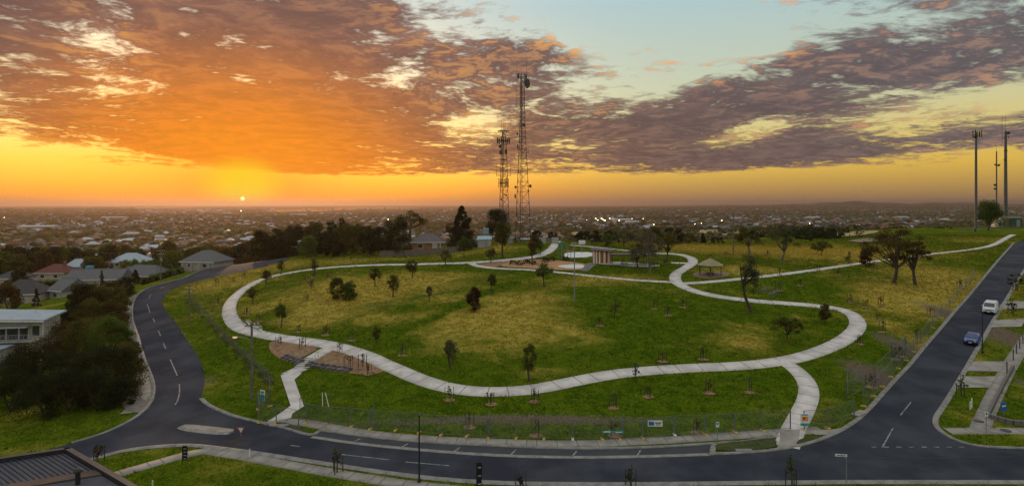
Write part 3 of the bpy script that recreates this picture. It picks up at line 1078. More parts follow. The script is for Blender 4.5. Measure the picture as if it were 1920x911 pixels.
# round the playground
tree(942, 485, 414, 40, 'tall', 'olive', 'dark upright tree with bare lower trunk beside the lattice tower')
tree(920, 492, 463, 25, 'round', 'sage', 'small pale round tree in the mulch bed by the path fork', 'young_tree')
tree(998, 489, 450, 26, 'tall', 'rust', 'brown-leaved tree in the planted bed above the orange playground', 'young_tree')
tree(1003, 476, 440, 26, 'round', 'rust', 'reddish tree on the green mound beside the path to the tower', 'young_tree')
tree(1013, 478, 450, 16, 'round', 'green', 'small green tree on the mound beside the path to the tower', 'young_tree')
tree(1219, 511, 424, 78, 'sparse', 'grey', 'old half-dead tree with bare grey branches beside the shelter', 'old_tree', bark=PALEBARK, density=1.8)
tree(1196, 503, 448, 50, 'gum', 'sage', 'loose grey-green tree leaning over the open shelter')
tree(1250, 487, 432, 56, 'gum', 'olive', 'bent tree with a forked trunk beside the upper path')
tree(1222, 468, 424, 60, 'dense', 'olive', 'wide dark tree behind the shelter', d=195)
tree(1262, 462, 426, 52, 'dense', 'dark', 'dark tree next to the bent one behind the upper path', d=205)
tree(1170, 466, 428, 46, 'gum', 'sage', 'grey-green tree between the dark hedge and the shelter', d=185)
for (px, top, w, leaf, d) in ((1092, 433, 40, 'dark', 200), (1112, 430, 44, 'dark', 205), (1146, 432, 44, 'dark', 206)):
    tree(px, 466, top, w, 'bush', leaf, 'dark evergreen shrub in the clump behind the backboard', 'evergreen_shrub', 'shrub', 'dark shrubs behind the backboard', d=d)
tree(1138, 464, 438, 26, 'bush', 'lime', 'rounded lighter green shrub in front of the dark clump', 'round_shrub', 'shrub', d=192)
tree(1318, 460, 437, 16, 'cypress', 'dark', 'small dark conical conifer beyond the upper lawn', 'conifer', d=230)
tree(1345, 458, 443, 34, 'bush', 'dark', 'low dark shrub beyond the upper lawn near the timber pole', 'evergreen_shrub', 'shrub', d=232)
tree(1290, 460, 436, 40, 'bush', 'olive', 'low olive shrub beyond the upper path', 'evergreen_shrub', 'shrub', d=222)
# eastern lawn
tree(1406, 478, 416, 66, 'gum', 'olive', 'spreading gum tree beside the far timber pole', 'gum_tree', 'tree', bark=PALEBARK)
tree(1465, 491, 417, 68, 'gum', 'sage', 'pale-trunked gum tree with an open crown on dry grass', 'gum_tree', 'tree', bark=PALEBARK)
tree(1540, 478, 449, 40, 'gum', 'olive', 'small wide tree beyond the long straight path', 'gum_tree', 'tree')
tree(1590, 495, 470, 16, 'sparse', 'sage', 'thin pale sapling beside the long straight path', 'young_tree')
tree(1624, 500, 462, 26, 'bush', 'wine', 'low reddish bush beside the large gum', 'bush', 'shrub')
tree(1677, 531, 422, 118, 'gum', 'rust', 'large rusty-crowned gum with several dark stems', 'gum_tree', 'tree')
tree(1716, 535, 436, 66, 'gum', 'rust', 'slimmer rusty gum leaning beside the large one', 'gum_tree', 'tree')
tree(1855, 413, 374, 50, 'dense', 'green', 'dense round tree standing between the steel masts', d=262)
tree(1770, 440, 426, 40, 'bush', 'wine', 'dark red bush beyond the crest below the masts', 'bush', 'shrub', d=262)
# tree belt along the crest
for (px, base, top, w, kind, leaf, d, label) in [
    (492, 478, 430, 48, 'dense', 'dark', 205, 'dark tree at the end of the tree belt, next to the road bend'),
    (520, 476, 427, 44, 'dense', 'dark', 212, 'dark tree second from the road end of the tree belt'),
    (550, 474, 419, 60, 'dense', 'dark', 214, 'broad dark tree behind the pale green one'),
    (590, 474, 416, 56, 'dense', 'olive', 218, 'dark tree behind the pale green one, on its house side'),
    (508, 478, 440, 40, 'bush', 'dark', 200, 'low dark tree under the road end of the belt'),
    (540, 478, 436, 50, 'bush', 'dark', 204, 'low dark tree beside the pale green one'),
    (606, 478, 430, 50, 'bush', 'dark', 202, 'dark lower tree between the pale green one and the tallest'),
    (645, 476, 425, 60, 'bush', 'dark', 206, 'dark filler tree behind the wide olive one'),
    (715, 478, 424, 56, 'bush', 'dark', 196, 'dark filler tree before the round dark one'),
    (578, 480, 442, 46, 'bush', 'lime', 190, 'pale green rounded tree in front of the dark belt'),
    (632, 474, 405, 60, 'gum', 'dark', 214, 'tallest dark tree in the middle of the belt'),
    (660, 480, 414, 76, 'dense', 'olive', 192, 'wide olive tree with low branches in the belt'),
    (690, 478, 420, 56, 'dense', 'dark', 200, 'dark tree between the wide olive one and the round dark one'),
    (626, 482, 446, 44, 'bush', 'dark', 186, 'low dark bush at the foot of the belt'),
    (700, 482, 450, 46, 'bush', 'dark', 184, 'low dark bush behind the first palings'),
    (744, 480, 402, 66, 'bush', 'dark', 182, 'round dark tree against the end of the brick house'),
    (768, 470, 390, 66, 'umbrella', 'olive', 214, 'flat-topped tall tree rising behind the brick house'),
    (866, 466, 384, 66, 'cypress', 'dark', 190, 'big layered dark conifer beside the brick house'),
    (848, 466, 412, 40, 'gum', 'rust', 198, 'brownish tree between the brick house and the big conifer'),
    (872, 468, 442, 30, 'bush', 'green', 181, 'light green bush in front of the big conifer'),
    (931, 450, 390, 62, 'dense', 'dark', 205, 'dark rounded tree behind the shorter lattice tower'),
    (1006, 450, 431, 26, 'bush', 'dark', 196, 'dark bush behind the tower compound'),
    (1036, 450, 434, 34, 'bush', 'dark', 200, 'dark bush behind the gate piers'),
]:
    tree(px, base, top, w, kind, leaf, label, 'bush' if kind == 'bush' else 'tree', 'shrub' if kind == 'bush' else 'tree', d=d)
# thicket and gardens on the lower side of the western road
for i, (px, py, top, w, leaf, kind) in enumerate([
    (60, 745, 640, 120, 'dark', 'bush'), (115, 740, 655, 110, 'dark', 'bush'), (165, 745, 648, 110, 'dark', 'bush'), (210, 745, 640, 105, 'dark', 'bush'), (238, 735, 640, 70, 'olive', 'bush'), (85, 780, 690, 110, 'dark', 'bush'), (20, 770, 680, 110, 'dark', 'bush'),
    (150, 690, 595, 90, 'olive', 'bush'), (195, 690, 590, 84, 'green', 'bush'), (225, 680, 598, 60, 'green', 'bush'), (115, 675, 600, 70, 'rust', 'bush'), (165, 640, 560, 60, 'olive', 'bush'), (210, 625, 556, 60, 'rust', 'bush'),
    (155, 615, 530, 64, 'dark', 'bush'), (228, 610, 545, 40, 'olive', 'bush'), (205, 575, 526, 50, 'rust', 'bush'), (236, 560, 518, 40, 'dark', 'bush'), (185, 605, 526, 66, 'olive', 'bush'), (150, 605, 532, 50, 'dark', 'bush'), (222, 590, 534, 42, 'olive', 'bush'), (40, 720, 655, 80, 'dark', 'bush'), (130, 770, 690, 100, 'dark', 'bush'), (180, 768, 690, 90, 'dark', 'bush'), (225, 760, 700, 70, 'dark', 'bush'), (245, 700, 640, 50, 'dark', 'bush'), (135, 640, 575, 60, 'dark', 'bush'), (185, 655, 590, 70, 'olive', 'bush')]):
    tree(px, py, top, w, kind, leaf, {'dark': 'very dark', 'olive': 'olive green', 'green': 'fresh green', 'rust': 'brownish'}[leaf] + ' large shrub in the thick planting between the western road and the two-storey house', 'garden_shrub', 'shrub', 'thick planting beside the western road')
for (px, base, top, w, kind, leaf, d, label) in [
    (15, 575, 530, 50, 'dense', 'rust', 145, 'brownish garden tree in front of the dark-roofed cottage'),
    (68, 572, 540, 16, 'cypress', 'dark', 147, 'small dark pencil-shaped conifer before the pale gable wall'),
    (191, 535, 506, 12, 'cypress', 'dark', 172, 'slim dark conifer in front of the long grey roof'),
    (254, 535, 505, 24, 'cypress', 'dark', 172, 'bushy dark conifer at the edge of the road by the grey-roofed house'),
    (322, 505, 468, 50, 'dense', 'green', 205, 'leafy tree behind the street pole at the road bend'),
    (358, 485, 465, 44, 'dense', 'olive', 225, 'tree behind the grey hip roof by the road'),
    (175, 510, 482, 54, 'dense', 'olive', 235, 'dark garden tree left of the pale blue roof'),
    (250, 505, 484, 80, 'bush', 'green', 222, 'wide green shrub below the pale blue roof'),
    (35, 520, 503, 36, 'dense', 'dark', 190, 'dark garden shrub near the hedge below the town'),
]:
    tree(px, base, top, w, kind, leaf, label, 'garden_tree', 'tree', d=d)


# hedges: long boxes of leaves
def hedge(name, label, pts, h, w, leaf, seed):
    rng = np.random.default_rng(seed)
    P = resample(np.array([p[:2] for p in pts]), .8)
    N = normals2(P)
    C, rad = [], []
    for p, n in zip(P, N):
        for _ in range(3):
            q = p + n * rng.uniform(-w / 2, w / 2) * .7
            C.append((q[0], q[1], z1(q[0], q[1]) + rng.uniform(.25, .92) * h))
            rad.append(.42 * rng.uniform(.7, 1.2) * max(1, h / 2))
    V, Fq, tint = leaf_cloud(np.array(C), np.array(rad), 26, .38, rng)
    o = bpy.data.objects.new(name, np_mesh(name, V, Fq, LEAF[leaf], {'tint': tint}))
    COL.objects.link(o)
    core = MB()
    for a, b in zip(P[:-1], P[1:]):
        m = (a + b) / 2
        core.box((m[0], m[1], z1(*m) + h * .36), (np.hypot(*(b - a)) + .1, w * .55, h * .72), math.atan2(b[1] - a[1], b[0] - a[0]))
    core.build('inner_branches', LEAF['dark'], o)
    return tag(o, label, 'hedge')


hedge('hedge', 'clipped green hedge on the bank above the street pole', [G(268, 534), G(300, 524), G(335, 514), G(364, 506)], 2.2, 1.6, 'lime', 1)
hedge('hedge', 'long dark hedge along the upper western road', [G(398, 501), G(440, 492), G(500, 481), G(552, 473)], 2.6, 1.8, 'dark', 2)
x0 = [Vector((-165, 190, 0)), Vector((-150, 193, 0)), Vector((-135, 196, 0))]
hedge('hedge', 'clipped hedge between the town gardens below the red roof', x0, 3.2, 2.0, 'lime', 3)


# ------------------------------------------------------------------ staked saplings
STAKE = pmat('stake_timber', (.070, .052, .038), (.035, .028, .022), 4, .9)


def sapling_proto(seed, hh):
    rng = np.random.default_rng(seed)
    t = thing('staked_sapling', 'small sapling between dark timber stakes on the grass', 'sapling', group='staked saplings planted over the park')
    for (x, y) in ((-.55, 0), (.45, .25), (.2, -.4)):
        MB().box((x, y, hh * .45), (.062, .062, hh * .9 + .2)).build('stake', STAKE, t)
    MB().path([(0, 0, -.05), (.03, 0, hh * .5), (0, .04, hh)], [.03, .022, .01], 5).build('stem', BARK, t)
    C = np.array([(rng.normal() * .16, rng.normal() * .16, hh * rng.uniform(.35, 1.05)) for _ in range(8)])
    V, Fq, tint = leaf_cloud(C, np.full(8, .2), 9, .16, rng)
    o = bpy.data.objects.new('leaves', np_mesh('leaves', V, Fq, LEAF['rust' if seed % 2 else 'sage'], {'tint': tint}))
    COL.objects.link(o)
    o.parent = t
    mul = MB()
    mul.lathe((0, 0, .0), [(.75, .0), (.6, .05), (.2, .07)], 9)
    mul.build('mulch_ring', MULCH, t)
    return t


protos = [sapling_proto(1, 1.5), sapling_proto(2, 1.8), sapling_proto(3, 1.3)]
spots = [(843, 749), (755, 666), (523, 646), (566, 652), (637, 664), (654, 686), (691, 701), (680, 690), (921, 757), (1002, 752), (1150, 764), (1215, 743), (1329, 736), (1405, 735), (1242, 677), (1318, 673), (1005, 816), (1153, 816), (1307, 810), (880, 800),
         (574, 564), (589, 521), (615, 523), (572, 527), (463, 591), (457, 521), (560, 622), (611, 628), (660, 638), (486, 602), (1124, 610), (1226, 579), (1252, 591), (1281, 576), (1594, 567), (1624, 576), (1572, 515), (1461, 515), (1532, 506), (1612, 645), (1655, 622), (1648, 600), (1652, 572),
         (406, 536), (436, 529), (410, 570), (1679, 673), (1690, 668), (1634, 725), (1720, 640), (1745, 590), (1800, 540), (1640, 505), (1360, 480), (1440, 480), (760, 487), (660, 489), (870, 486), (1460, 545), (1500, 535)]
for i, (px, py) in enumerate(spots):
    p = protos[i % 3]
    o = p if i < 3 else copy_tree(p)
    o.location = G(px, py)
    o.rotation_euler = (0, 0, i * 1.3)
    o.scale = (1, 1, 1) if i < 3 else (random.uniform(.9, 1.15),) * 3


def street_tree(px, py, top, w, leaf, label, d=None):
    if d:
        x = (px - 960) / F * d
        b = Vector((x, d, z1(x, d)))
        h = CZ - (top - H0) / F * d - b.z
    else:
        b = G(px, py)
        h = (py - top) * b.y / F
    t = tree_at('street_tree', label, b, h, w * b.y / F, 'sparse', leaf, 'street tree', None, None, 1.5)
    for k in range(3):
        a = k * 2.1 + .4
        MB().box((.5 * math.cos(a), .5 * math.sin(a), .7), (.07, .07, 1.5)).build('stake', STAKE, t)


street_tree(632, 886, 834, 22, 'olive', 'young street tree with three stakes on the verge near the black lamp post')
street_tree(1183, 913, 870, 20, 'olive', 'young staked street tree on the verge opposite the parking bays')
street_tree(1485, 912, 850, 22, 'green', 'young staked street tree on the verge opposite the park entry')
street_tree(184, 864, 830, 18, 'rust', 'small street tree behind the dark ribbed roof')
street_tree(976, 914, 892, 14, 'wine', 'small red-leaved street tree beside the dark banner')
street_tree(1803, 742, 698, 24, 'olive', 'small street tree on the lawn strip beside the corner driveways')
street_tree(1897, 588, 560, 18, 'dark', 'small dark street tree beside the white van')
street_tree(1905, 545, 505, 30, 'dark', 'dark bushy street tree on the far verge above the van')

# ------------------------------------------------------------------ fences
WIRE = pmat('galvanised_wire', (.15, .16, .16), (.10, .11, .11), 4, .7, metal=.1)
YEL = pmat('yellow_plastic', (.62, .40, .03), (.45, .29, .03), 4, .6)
WHT = pmat('white_paint', (.74, .74, .72), (.60, .60, .58), 3, .6)
BLK = pmat('black_paint', (.016, .016, .018), (.026, .026, .028), 3, .5)
STEEL = pmat('galvanised_steel', (.30, .31, .32), (.20, .21, .22), 2, .5, metal=.4)
TIMBER = pmat('grey_timber', (.17, .145, .12), (.10, .085, .07), 2, .9, .3)


def fence_meshes():
    fr = MB()
    L, Hh = 1.0, 2.05
    for x in (-.5, .5):
        fr.tube((x, 0, .05), (x, 0, Hh), .024, n=6)
    for z in (.16, Hh):
        fr.tube((-.5, 0, z), (.5, 0, z), .020, n=6)
    wi = MB()
    for i in range(1, 26):
        x = -.5 + i / 26
        wi.tube((x, 0, .16), (x, 0, Hh), .0026, n=3, caps=False)
    for i in range(1, 15):
        z = .16 + (Hh - .16) * i / 15
        wi.tube((-.5, 0, z), (.5, 0, z), .0026, n=3, caps=False)
    ft = MB().box((0, 0, .075), (.62, .24, .15), taper=.85)
    return fr.mesh('frame', WIRE), wi.mesh('wire_mesh', WIRE), ft.mesh('foot_block', YEL), ft.mesh('foot_block', WHT)


FR, WI, FT, FTW = fence_meshes()


def panel(a, b, label, group, foot=True, white=False, lean=0.0, footlabel=None):
    a, b = Vector(a), Vector(b)
    m = (a + b) / 2
    L = (b - a).to_2d().length
    ang = math.atan2(b.y - a.y, b.x - a.x)
    t = thing('wire_fence', label, 'fence', m, ang, group)
    sl_ = -math.atan2(b.z - a.z, L)
    t.rotation_euler = (lean, sl_, ang)
    for nm, me in (('frame', FR), ('wire_mesh', WI)):
        o = bpy.data.objects.new(nm, me)
        COL.objects.link(o)
        o.parent = t
        o.scale = (L, 1, 1)
        if nm == 'wire_mesh':
            o['kind'] = 'stuff'
    if foot:
        o = bpy.data.objects.new('ballast_block', FTW if white else FT)
        COL.objects.link(o)
        o.location = a
        o.rotation_euler = (0, 0, ang + math.pi / 2 + random.uniform(-.3, .3))
        tag(o, ('white weighted foot block' if white else 'yellow weighted foot block') + ' ' + (footlabel or 'at the base of a temporary fence panel'), 'ballast', 'white feet of the temporary fence' if white else 'yellow feet of the temporary fence')
    return t


FL = 'wire mesh temporary fence panel in the row behind the front footpath'
FGp = 'temporary fence panels behind the front footpath'
front = [(575, 792), (617, 798), (659, 800), (694, 805), (742, 807), (786, 812), (827, 816), (876, 818), (915, 822), (968, 822), (1020, 823), (1074, 824), (1129, 824), (1163, 824), (1205, 822), (1265, 816), (1322, 815), (1378, 811), (1430, 808), (1482, 805), (1508, 806), (1552, 803), (1602, 783)]
fw = [G(*p) for p in front]
for i in range(len(fw) - 1):
    if i == 19:
        continue
    panel(fw[i], fw[i + 1], FL, FGp, True, i in (11, 15))
for (a, b) in (((694, 805), (703, 794)), ((915, 822), (918, 806)), ((575, 792), (562, 780)), ((1163, 824), (1170, 812))):
    panel(G(*a), G(*b), 'wire mesh panel turned back into the park from the front fence row', 'fence panels turned inwards', False)
RL = 'wire mesh temporary fence panel in the row along the eastern road kerb'
RGp = 'temporary fence panels along the eastern road'
right = [(1602, 783), (1619, 762), (1638, 743), (1654, 725), (1670, 707), (1684, 691), (1699, 676), (1713, 660), (1724, 647), (1735, 634), (1749, 615), (1765, 596), (1780, 578), (1796, 558), (1812, 540), (1828, 520)]
rw = [G(*p) for p in right]
for i in range(1, len(rw) - 1):
    panel(rw[i], rw[i + 1], RL, RGp, True, False)
for (a, b) in (((1588, 748), (1621, 730)), ((1588, 748), (1590, 722)), ((1590, 722), (1640, 715)), ((1672, 668), (1700, 660)), ((1672, 668), (1674, 645)), ((1640, 715), (1698, 655))):
    panel(G(*a), G(*b), 'wire mesh panel of the loose enclosure on bare ground beside the eastern road', 'loose fence panels on bare ground', False)
for (a, b) in (((487, 792), (483, 768)), ((483, 768), (506, 762)), ((506, 762), (505, 735)), ((487, 792), (518, 793)), ((518, 793), (560, 806))):
    panel(G(*a), G(*b), 'wire mesh panel round the stair path entry', 'fence panels at the stair path entry', True)
# chain link fence along the western road
cl = [G(*p) for p in ((349, 556), (360, 570), (376, 588), (392, 604), (408, 622), (424, 640), (440, 656), (458, 674), (477, 692), (494, 708), (508, 722))]
cf = thing('chain_link_fence', 'old chain link fence overgrown with weeds above the western road', 'fence', cl[0])
for i, p in enumerate(cl):
    q = p - cl[0]
    MB().tube(q + Vector((0, 0, -.1)), q + Vector((0, 0, 1.75)), .045, n=6).build('post', TIMBER, cf)
    if i:
        q0 = cl[i - 1] - cl[0]
        wm = MB()
        for k in range(1, 30):
            c = q0.lerp(q, k / 30)
            wm.tube(c, c + Vector((0, 0, 1.6)), .0045, n=3, caps=False)
        for z in (.05, .4, .8, 1.2, 1.6):
            wm.tube(q0 + Vector((0, 0, z)), q + Vector((0, 0, z)), .006, n=3, caps=False)
        o = wm.build('wire_mesh', WIRE, cf)
        o['kind'] = 'stuff'
# weeds at its foot
rng = np.random.default_rng(5)
wc, wr = [], []
for a, b in zip(cl[:-1], cl[1:]):
    for k in range(16):
        c = a.lerp(b, rng.random())
        x, y = c.x + rng.normal() * .5, c.y + rng.normal() * .35
        wc.append((x, y, z1(x, y) + .3 * rng.random()))
        wr.append(.35 * rng.uniform(.6, 1.3))
V, Fq, tint = leaf_cloud(np.array(wc), np.array(wr), 12, .22, rng)
wd = bpy.data.objects.new('weeds', np_mesh('weeds', V, Fq, LEAF['grey'], {'tint': tint}))
COL.objects.link(wd)
tag(wd, 'dry weeds tangled along the chain link fence', 'weeds', kind='stuff')


def pale_fence(label, px, h=1.8, name='paling_fence', mat=TIMBER):
    P = [G(*p) for p in px]
    t = thing(name, label, 'fence', P[0])
    for a, b in zip(P[:-1], P[1:]):
        n = max(1, int((b - a).length / 2.6))
        for i in range(n):
            u, v = a.lerp(b, i / n) - P[0], a.lerp(b, (i + 1) / n) - P[0]
            m = MB()
            k = 12
            for j in range(k):
                c = u.lerp(v, (j + .5) / k)
                hh = h + random.uniform(-.04, .04)
                m.box((c.x, c.y, c.z + hh / 2), ((v - u).length / k * .93, .03, hh), math.atan2(v.y - u.y, v.x - u.x))
            m.build('fence_bay', mat, t)
            MB().box((u.x, u.y, u.z + h / 2), (.12, .12, h + .1)).build('post', mat, t)
    return t


pale_fence('grey timber paling fence in front of the brick house', [(712, 482), (760, 480), (800, 478), (845, 474)])
pale_fence('timber paling fence climbing past the conifer to the blue-roofed shed', [(845, 474), (870, 470), (886, 464), (905, 459)])

# ------------------------------------------------------------------ towers and masts
TOWER = pmat('tower_steel', (.050, .045, .043), (.032, .03, .03), .6, .7, metal=.2)
PANELG = pmat('antenna_grey', (.04, .04, .042), (.03, .03, .03), 1, .6)
DISHW = pmat('dish_grey', (.035, .035, .036), (.025, .025, .026), 1, .6)


def lattice(name, label, px, d, base_py, prof, gear, legs=3, rz=.3):
    """prof: list of (pixel y, width in pixels); lattice mast at depth d"""
    x = (px - 960) / F * d
    zb = z1(x, d)
    s = d / F
    t = thing(name, label, 'tower', (x, d, zb))
    lev = [((CZ - (py - H0) * s) - zb, w * s / (1.732 if legs == 3 else 1.414) / (1 if legs == 3 else 1) * 1.0) for py, w in prof]
    lev = [(-.3, lev[0][1])] + lev
    hs = np.array([l[0] for l in lev])
    rs = np.array([l[1] for l in lev])

    def corner(k, h):
        r = float(np.interp(h, hs, rs))
        a = rz + 2 * math.pi * k / legs
        return Vector((r * math.cos(a), r * math.sin(a), h))
    for k in range(legs):
        m = MB()
        m.path([corner(k, h) for h in hs], [.10] * len(hs), 6)
        m.build('leg', TOWER, t)
    br = MB()
    h = .5
    while h < hs[-1] - .2:
        step = max(1.5, float(np.interp(h, hs, rs)) * 1.5)
        h2 = min(h + step, hs[-1])
        for k in range(legs):
            a, b = corner(k, h), corner((k + 1) % legs, h)
            a2, b2 = corner(k, h2), corner((k + 1) % legs, h2)
            br.tube(a, b, .05, n=4)
            br.tube(a, b2, .045, n=4)
            if k == 0:
                br.tube(b, a2, .04, n=4)
        h = h2
    o = br.build('bracing', TOWER, t)
    o['kind'] = 'stuff'
    m = MB()
    m.tube((0, .12, 0), (0, .12, hs[-1] * .97), .07, n=6)
    m.build('cable_ladder', TOWER, t)
    for gk in gear:
        kind, gx, gy = gk[0], (gk[1] - px) * s, CZ - (gk[2] - H0) * s - zb
        if kind == 'whip':
            z2 = CZ - (gk[3] - H0) * s - zb
            MB().tube((gx, 0, gy), (gx, 0, z2), .06, .03, 5).tube((0, 0, gy), (gx, 0, gy), .045, n=5).build('whip_antenna', TOWER, t)
        elif kind == 'dish':
            r = gk[3] * s
            ax = Vector((1 if gx >= 0 else -1, -.6 if len(gk) < 5 else gk[4], 0)).normalized()
            c = Vector((gx, -.3, gy))
            q = MB()
            q.tube(c - ax * r * .35, c + ax * r * .1, r * .55, r, 14)
            q.tube(c + ax * r * .1, c + ax * r * .32, r, r * .9, 14)
            q.tube(Vector((0, 0, gy)), c, .06, n=5)
            q.build('dish_antenna', DISHW, t)
        elif kind == 'array':
            wd, hh, n = gk[3] * s, gk[4] * s, gk[5]
            ring = MB()
            for i in range(n):
                a0, a1 = 2 * math.pi * i / n, 2 * math.pi * (i + 1) / n
                p0 = Vector((wd / 2 * math.cos(a0), wd / 2 * math.sin(a0), gy))
                p1 = Vector((wd / 2 * math.cos(a1), wd / 2 * math.sin(a1), gy))
                ring.tube(p0, p1, .05, n=4)
                ring.tube((0, 0, gy), p0, .05, n=4)
            ring.build('mounting_ring', TOWER, t)
            for i in range(n):
                a0 = 2 * math.pi * i / n + .2
                MB().box((wd / 2 * math.cos(a0), wd / 2 * math.sin(a0), gy), (.16, .32, hh), a0).build('panel_antenna', PANELG, t)
        elif kind == 'box':
            MB().box((gx, -.25, gy), (gk[3] * s, .4, gk[4] * s)).build('equipment_box', PANELG, t)
        elif kind == 'bar':
            MB().tube((gx, 0, gy), ((gk[3] - px) * s, 0, gy), .05, n=5).build('outrigger', TOWER, t)
    return t


lattice('lattice_tower', 'tall steel lattice tower with a big round dish near its top', 979, 186, 450,
        [(448, 29), (400, 26), (340, 20), (280, 14), (230, 9.5), (200, 8.5), (138, 8)],
        [('dish', 987, 157, 9.5), ('whip', 969, 200, 112), ('whip', 987.5, 147, 108), ('bar', 962, 134, 973), ('bar', 969, 147, 988), ('box', 972, 143, 4, 8), ('box', 986, 144, 3, 7), ('bar', 966, 199, 988), ('whip', 988, 200, 194), ('whip', 967, 200, 193),
         ('dish', 982, 235, 2.8, -1.5), ('dish', 970, 251, 2.2, -1.5), ('whip', 990.5, 287, 274), ('box', 970.5, 276, 2, 10), ('dish', 994, 349, 3.2, -1.2), ('dish', 967, 351, 2.6, -1.2), ('box', 991, 358, 3, 2), ('bar', 962, 324, 975), ('box', 966, 368, 2.5, 8), ('bar', 988, 287, 992)])
lattice('lattice_tower', 'shorter lattice tower crowded with panel antennas and a top ring', 944, 194, 446,
        [(444, 20), (400, 18), (350, 14.5), (300, 11.5), (262, 9), (248, 4)],
        [('array', 944, 264, 24, 11, 9), ('array', 944, 246, 21, 2, 8), ('whip', 941, 246, 217), ('whip', 947, 246, 217), ('whip', 944.5, 250, 214), ('bar', 939, 217, 949), ('dish', 938, 275, 3.2, -1.5), ('box', 939, 286, 5, 7), ('box', 949, 285, 4, 8), ('dish', 945, 300, 2, -1.5),
         ('array', 942, 343, 19, 17, 6), ('whip', 931, 330, 306), ('whip', 957.5, 330, 306), ('bar', 931, 328, 958), ('dish', 949, 366, 2, -1.5), ('box', 940, 374, 3, 3)])


MONO = pmat('mast_steel', (.10, .105, .11), (.075, .08, .085), .5, .6, metal=.2)


def monopole(label, px, d, base_py, top, r0, r1, gear):
    x = (px - 960) / F * d
    zb = z1(x, d)
    s = d / F
    h = CZ - (top - H0) * s - zb
    t = thing('monopole', label, 'mast', (x, d, zb))
    MB().tube((0, 0, -.3), (0, 0, h), r0, r1, 14).build('pole', MONO, t)
    MB().lathe((0, 0, 0), [(r0 * 1.9, -.1), (r0 * 1.9, .12), (r0 * 1.2, .2)], 14).build('base_flange', STEEL, t)
    for g_ in gear:
        k = g_[0]
        gx, gz = (g_[1] - px) * s, CZ - (g_[2] - H0) * s - zb
        if k == 'panel':
            MB().box((gx, g_[4] if len(g_) > 4 else 0, gz), (.34, .22, g_[3] * s)).tube((0, 0, gz), (gx, g_[4] if len(g_) > 4 else 0, gz), .06, n=5).build('panel_antenna', PANELG, t)
        elif k == 'whip':
            MB().tube((gx, 0, gz), (gx, 0, CZ - (g_[3] - H0) * s - zb), .07, .04, 5).tube((0, 0, gz), (gx, 0, gz), .05, n=5).build('whip_antenna', TOWER, t)
        elif k == 'drum':
            MB().tube((gx, -.5, gz), (gx, .1, gz), g_[3] * s, n=12).tube((0, 0, gz), (gx, 0, gz), .07, n=5).build('dish_antenna', DISHW, t)
    return t


monopole('slim steel monopole with a cluster of panel antennas at its tip', 1830, 246, 430, 249, .52, .40,
         [('panel', 1824, 252, 13), ('panel', 1826.5, 250, 12, -.7), ('panel', 1829, 253, 12, -.9), ('panel', 1834, 252, 10, -.6), ('panel', 1837, 253, 10), ('panel', 1840.5, 251, 13), ('drum', 1828, 257, 2.5)])
monopole('thin short mast with small dishes between two monopoles', 1868.5, 300, 420, 284, .36, .26,
         [('whip', 1868, 290, 274), ('drum', 1866, 309, 1.6), ('drum', 1872, 310, 2.0), ('drum', 1865, 347, 2.0), ('drum', 1865, 354, 1.8), ('panel', 1867, 296, 10, -.4)])
monopole('thick steel monopole topped with two long whip antennas', 1885.5, 270, 424, 246, .82, .48,
         [('whip', 1879, 268, 215), ('whip', 1885, 250, 217), ('drum', 1890, 250, 2.8), ('panel', 1882, 258, 6, -.6), ('panel', 1890, 257, 3, -.2), ('drum', 1885, 283, 2.6), ('drum', 1884, 300, 2.0), ('whip', 1879.2, 258, 244)])


# ------------------------------------------------------------------ poles and wires
def wpole(label, px, py, top, r, mat, arms=(), extra=None, name='power_pole', cat='pole', d=None):
    if d:
        x = (px - 960) / F * d
        b = Vector((x, d, z1(x, d)))
        h = CZ - (top - H0) / F * d - b.z
    else:
        b = G(px, py)
        h = (py - top) * b.y / F
    t = thing(name, label, cat, b)
    MB().tube((0, 0, -.3), (0, 0, h), r, r * .7, 10).build('shaft', mat, t)
    for (dz, L, ang) in arms:
        ca, sa = math.cos(ang), math.sin(ang)
        MB().box((0, 0, h - dz), (L, .11, .13), ang).build('crossarm', TIMBER, t)
        for k in (-.45, -.2, .2, .45):
            MB().lathe((ca * L * k, sa * L * k, h - dz + .06), [(.05, 0), (.07, .06), (.04, .16)], 7).build('insulator', WHT, t)
    return t, b + Vector((0, 0, h)), h


GT = TIMBER
p1, top1, h1 = wpole('weathered timber pole with a lit lamp arm beside the stair path bed', 472, 749, 604, .17, GT, [(.35, 1.6, .6)])
lamp = MB()
al = Vector((-1.85, -.2, -1.75))
lamp.path([(0, 0, h1 - 2.2), (-.9, -.1, h1 - 1.85), (-1.7, -.2, h1 - 1.75)], [.035, .03, .03], 6)
la = lamp.build('lamp_arm', STEEL, p1)
MB().box((-1.95, -.2, h1 - 1.76), (.6, .22, .10)).build('lamp_head', WHT, la)
MB().box((-1.95, -.2, h1 - 1.83), (.42, .16, .04)).build('lamp_lens', pmat('sodium_lens', (.8, .4, .1), None, 2, .4, emit=(1, .45, .12, 3.0)), la)
p2, top2, h2 = wpole('plain timber pole on the grass bank of the western road', 355, 604, 538, .15, GT, [(.3, 1.4, .3)])
p3, top3, h3 = wpole('timber street pole with crossarms at the western road bend', 301, 531, 468, .17, GT, [(.4, 2.2, .2), (1.3, 1.6, .2)])
MB().lathe((.35, -.2, h3 - 3.2), [(.22, 0), (.26, .1), (.26, .7), (.2, .8)], 10).build('transformer', STEEL, p3)
p4, top4, h4 = wpole('tall slender grey pole standing in the lawn below the playground', 1077, 564, 455, .13, STEEL, [(.2, 1.2, .4)])
p5, top5, h5 = wpole('tall timber power pole with a wide crossarm beyond the upper lawn', 1375, 478, 399, .19, GT, [(.3, 2.6, .2), (1.3, 1.5, .2)])
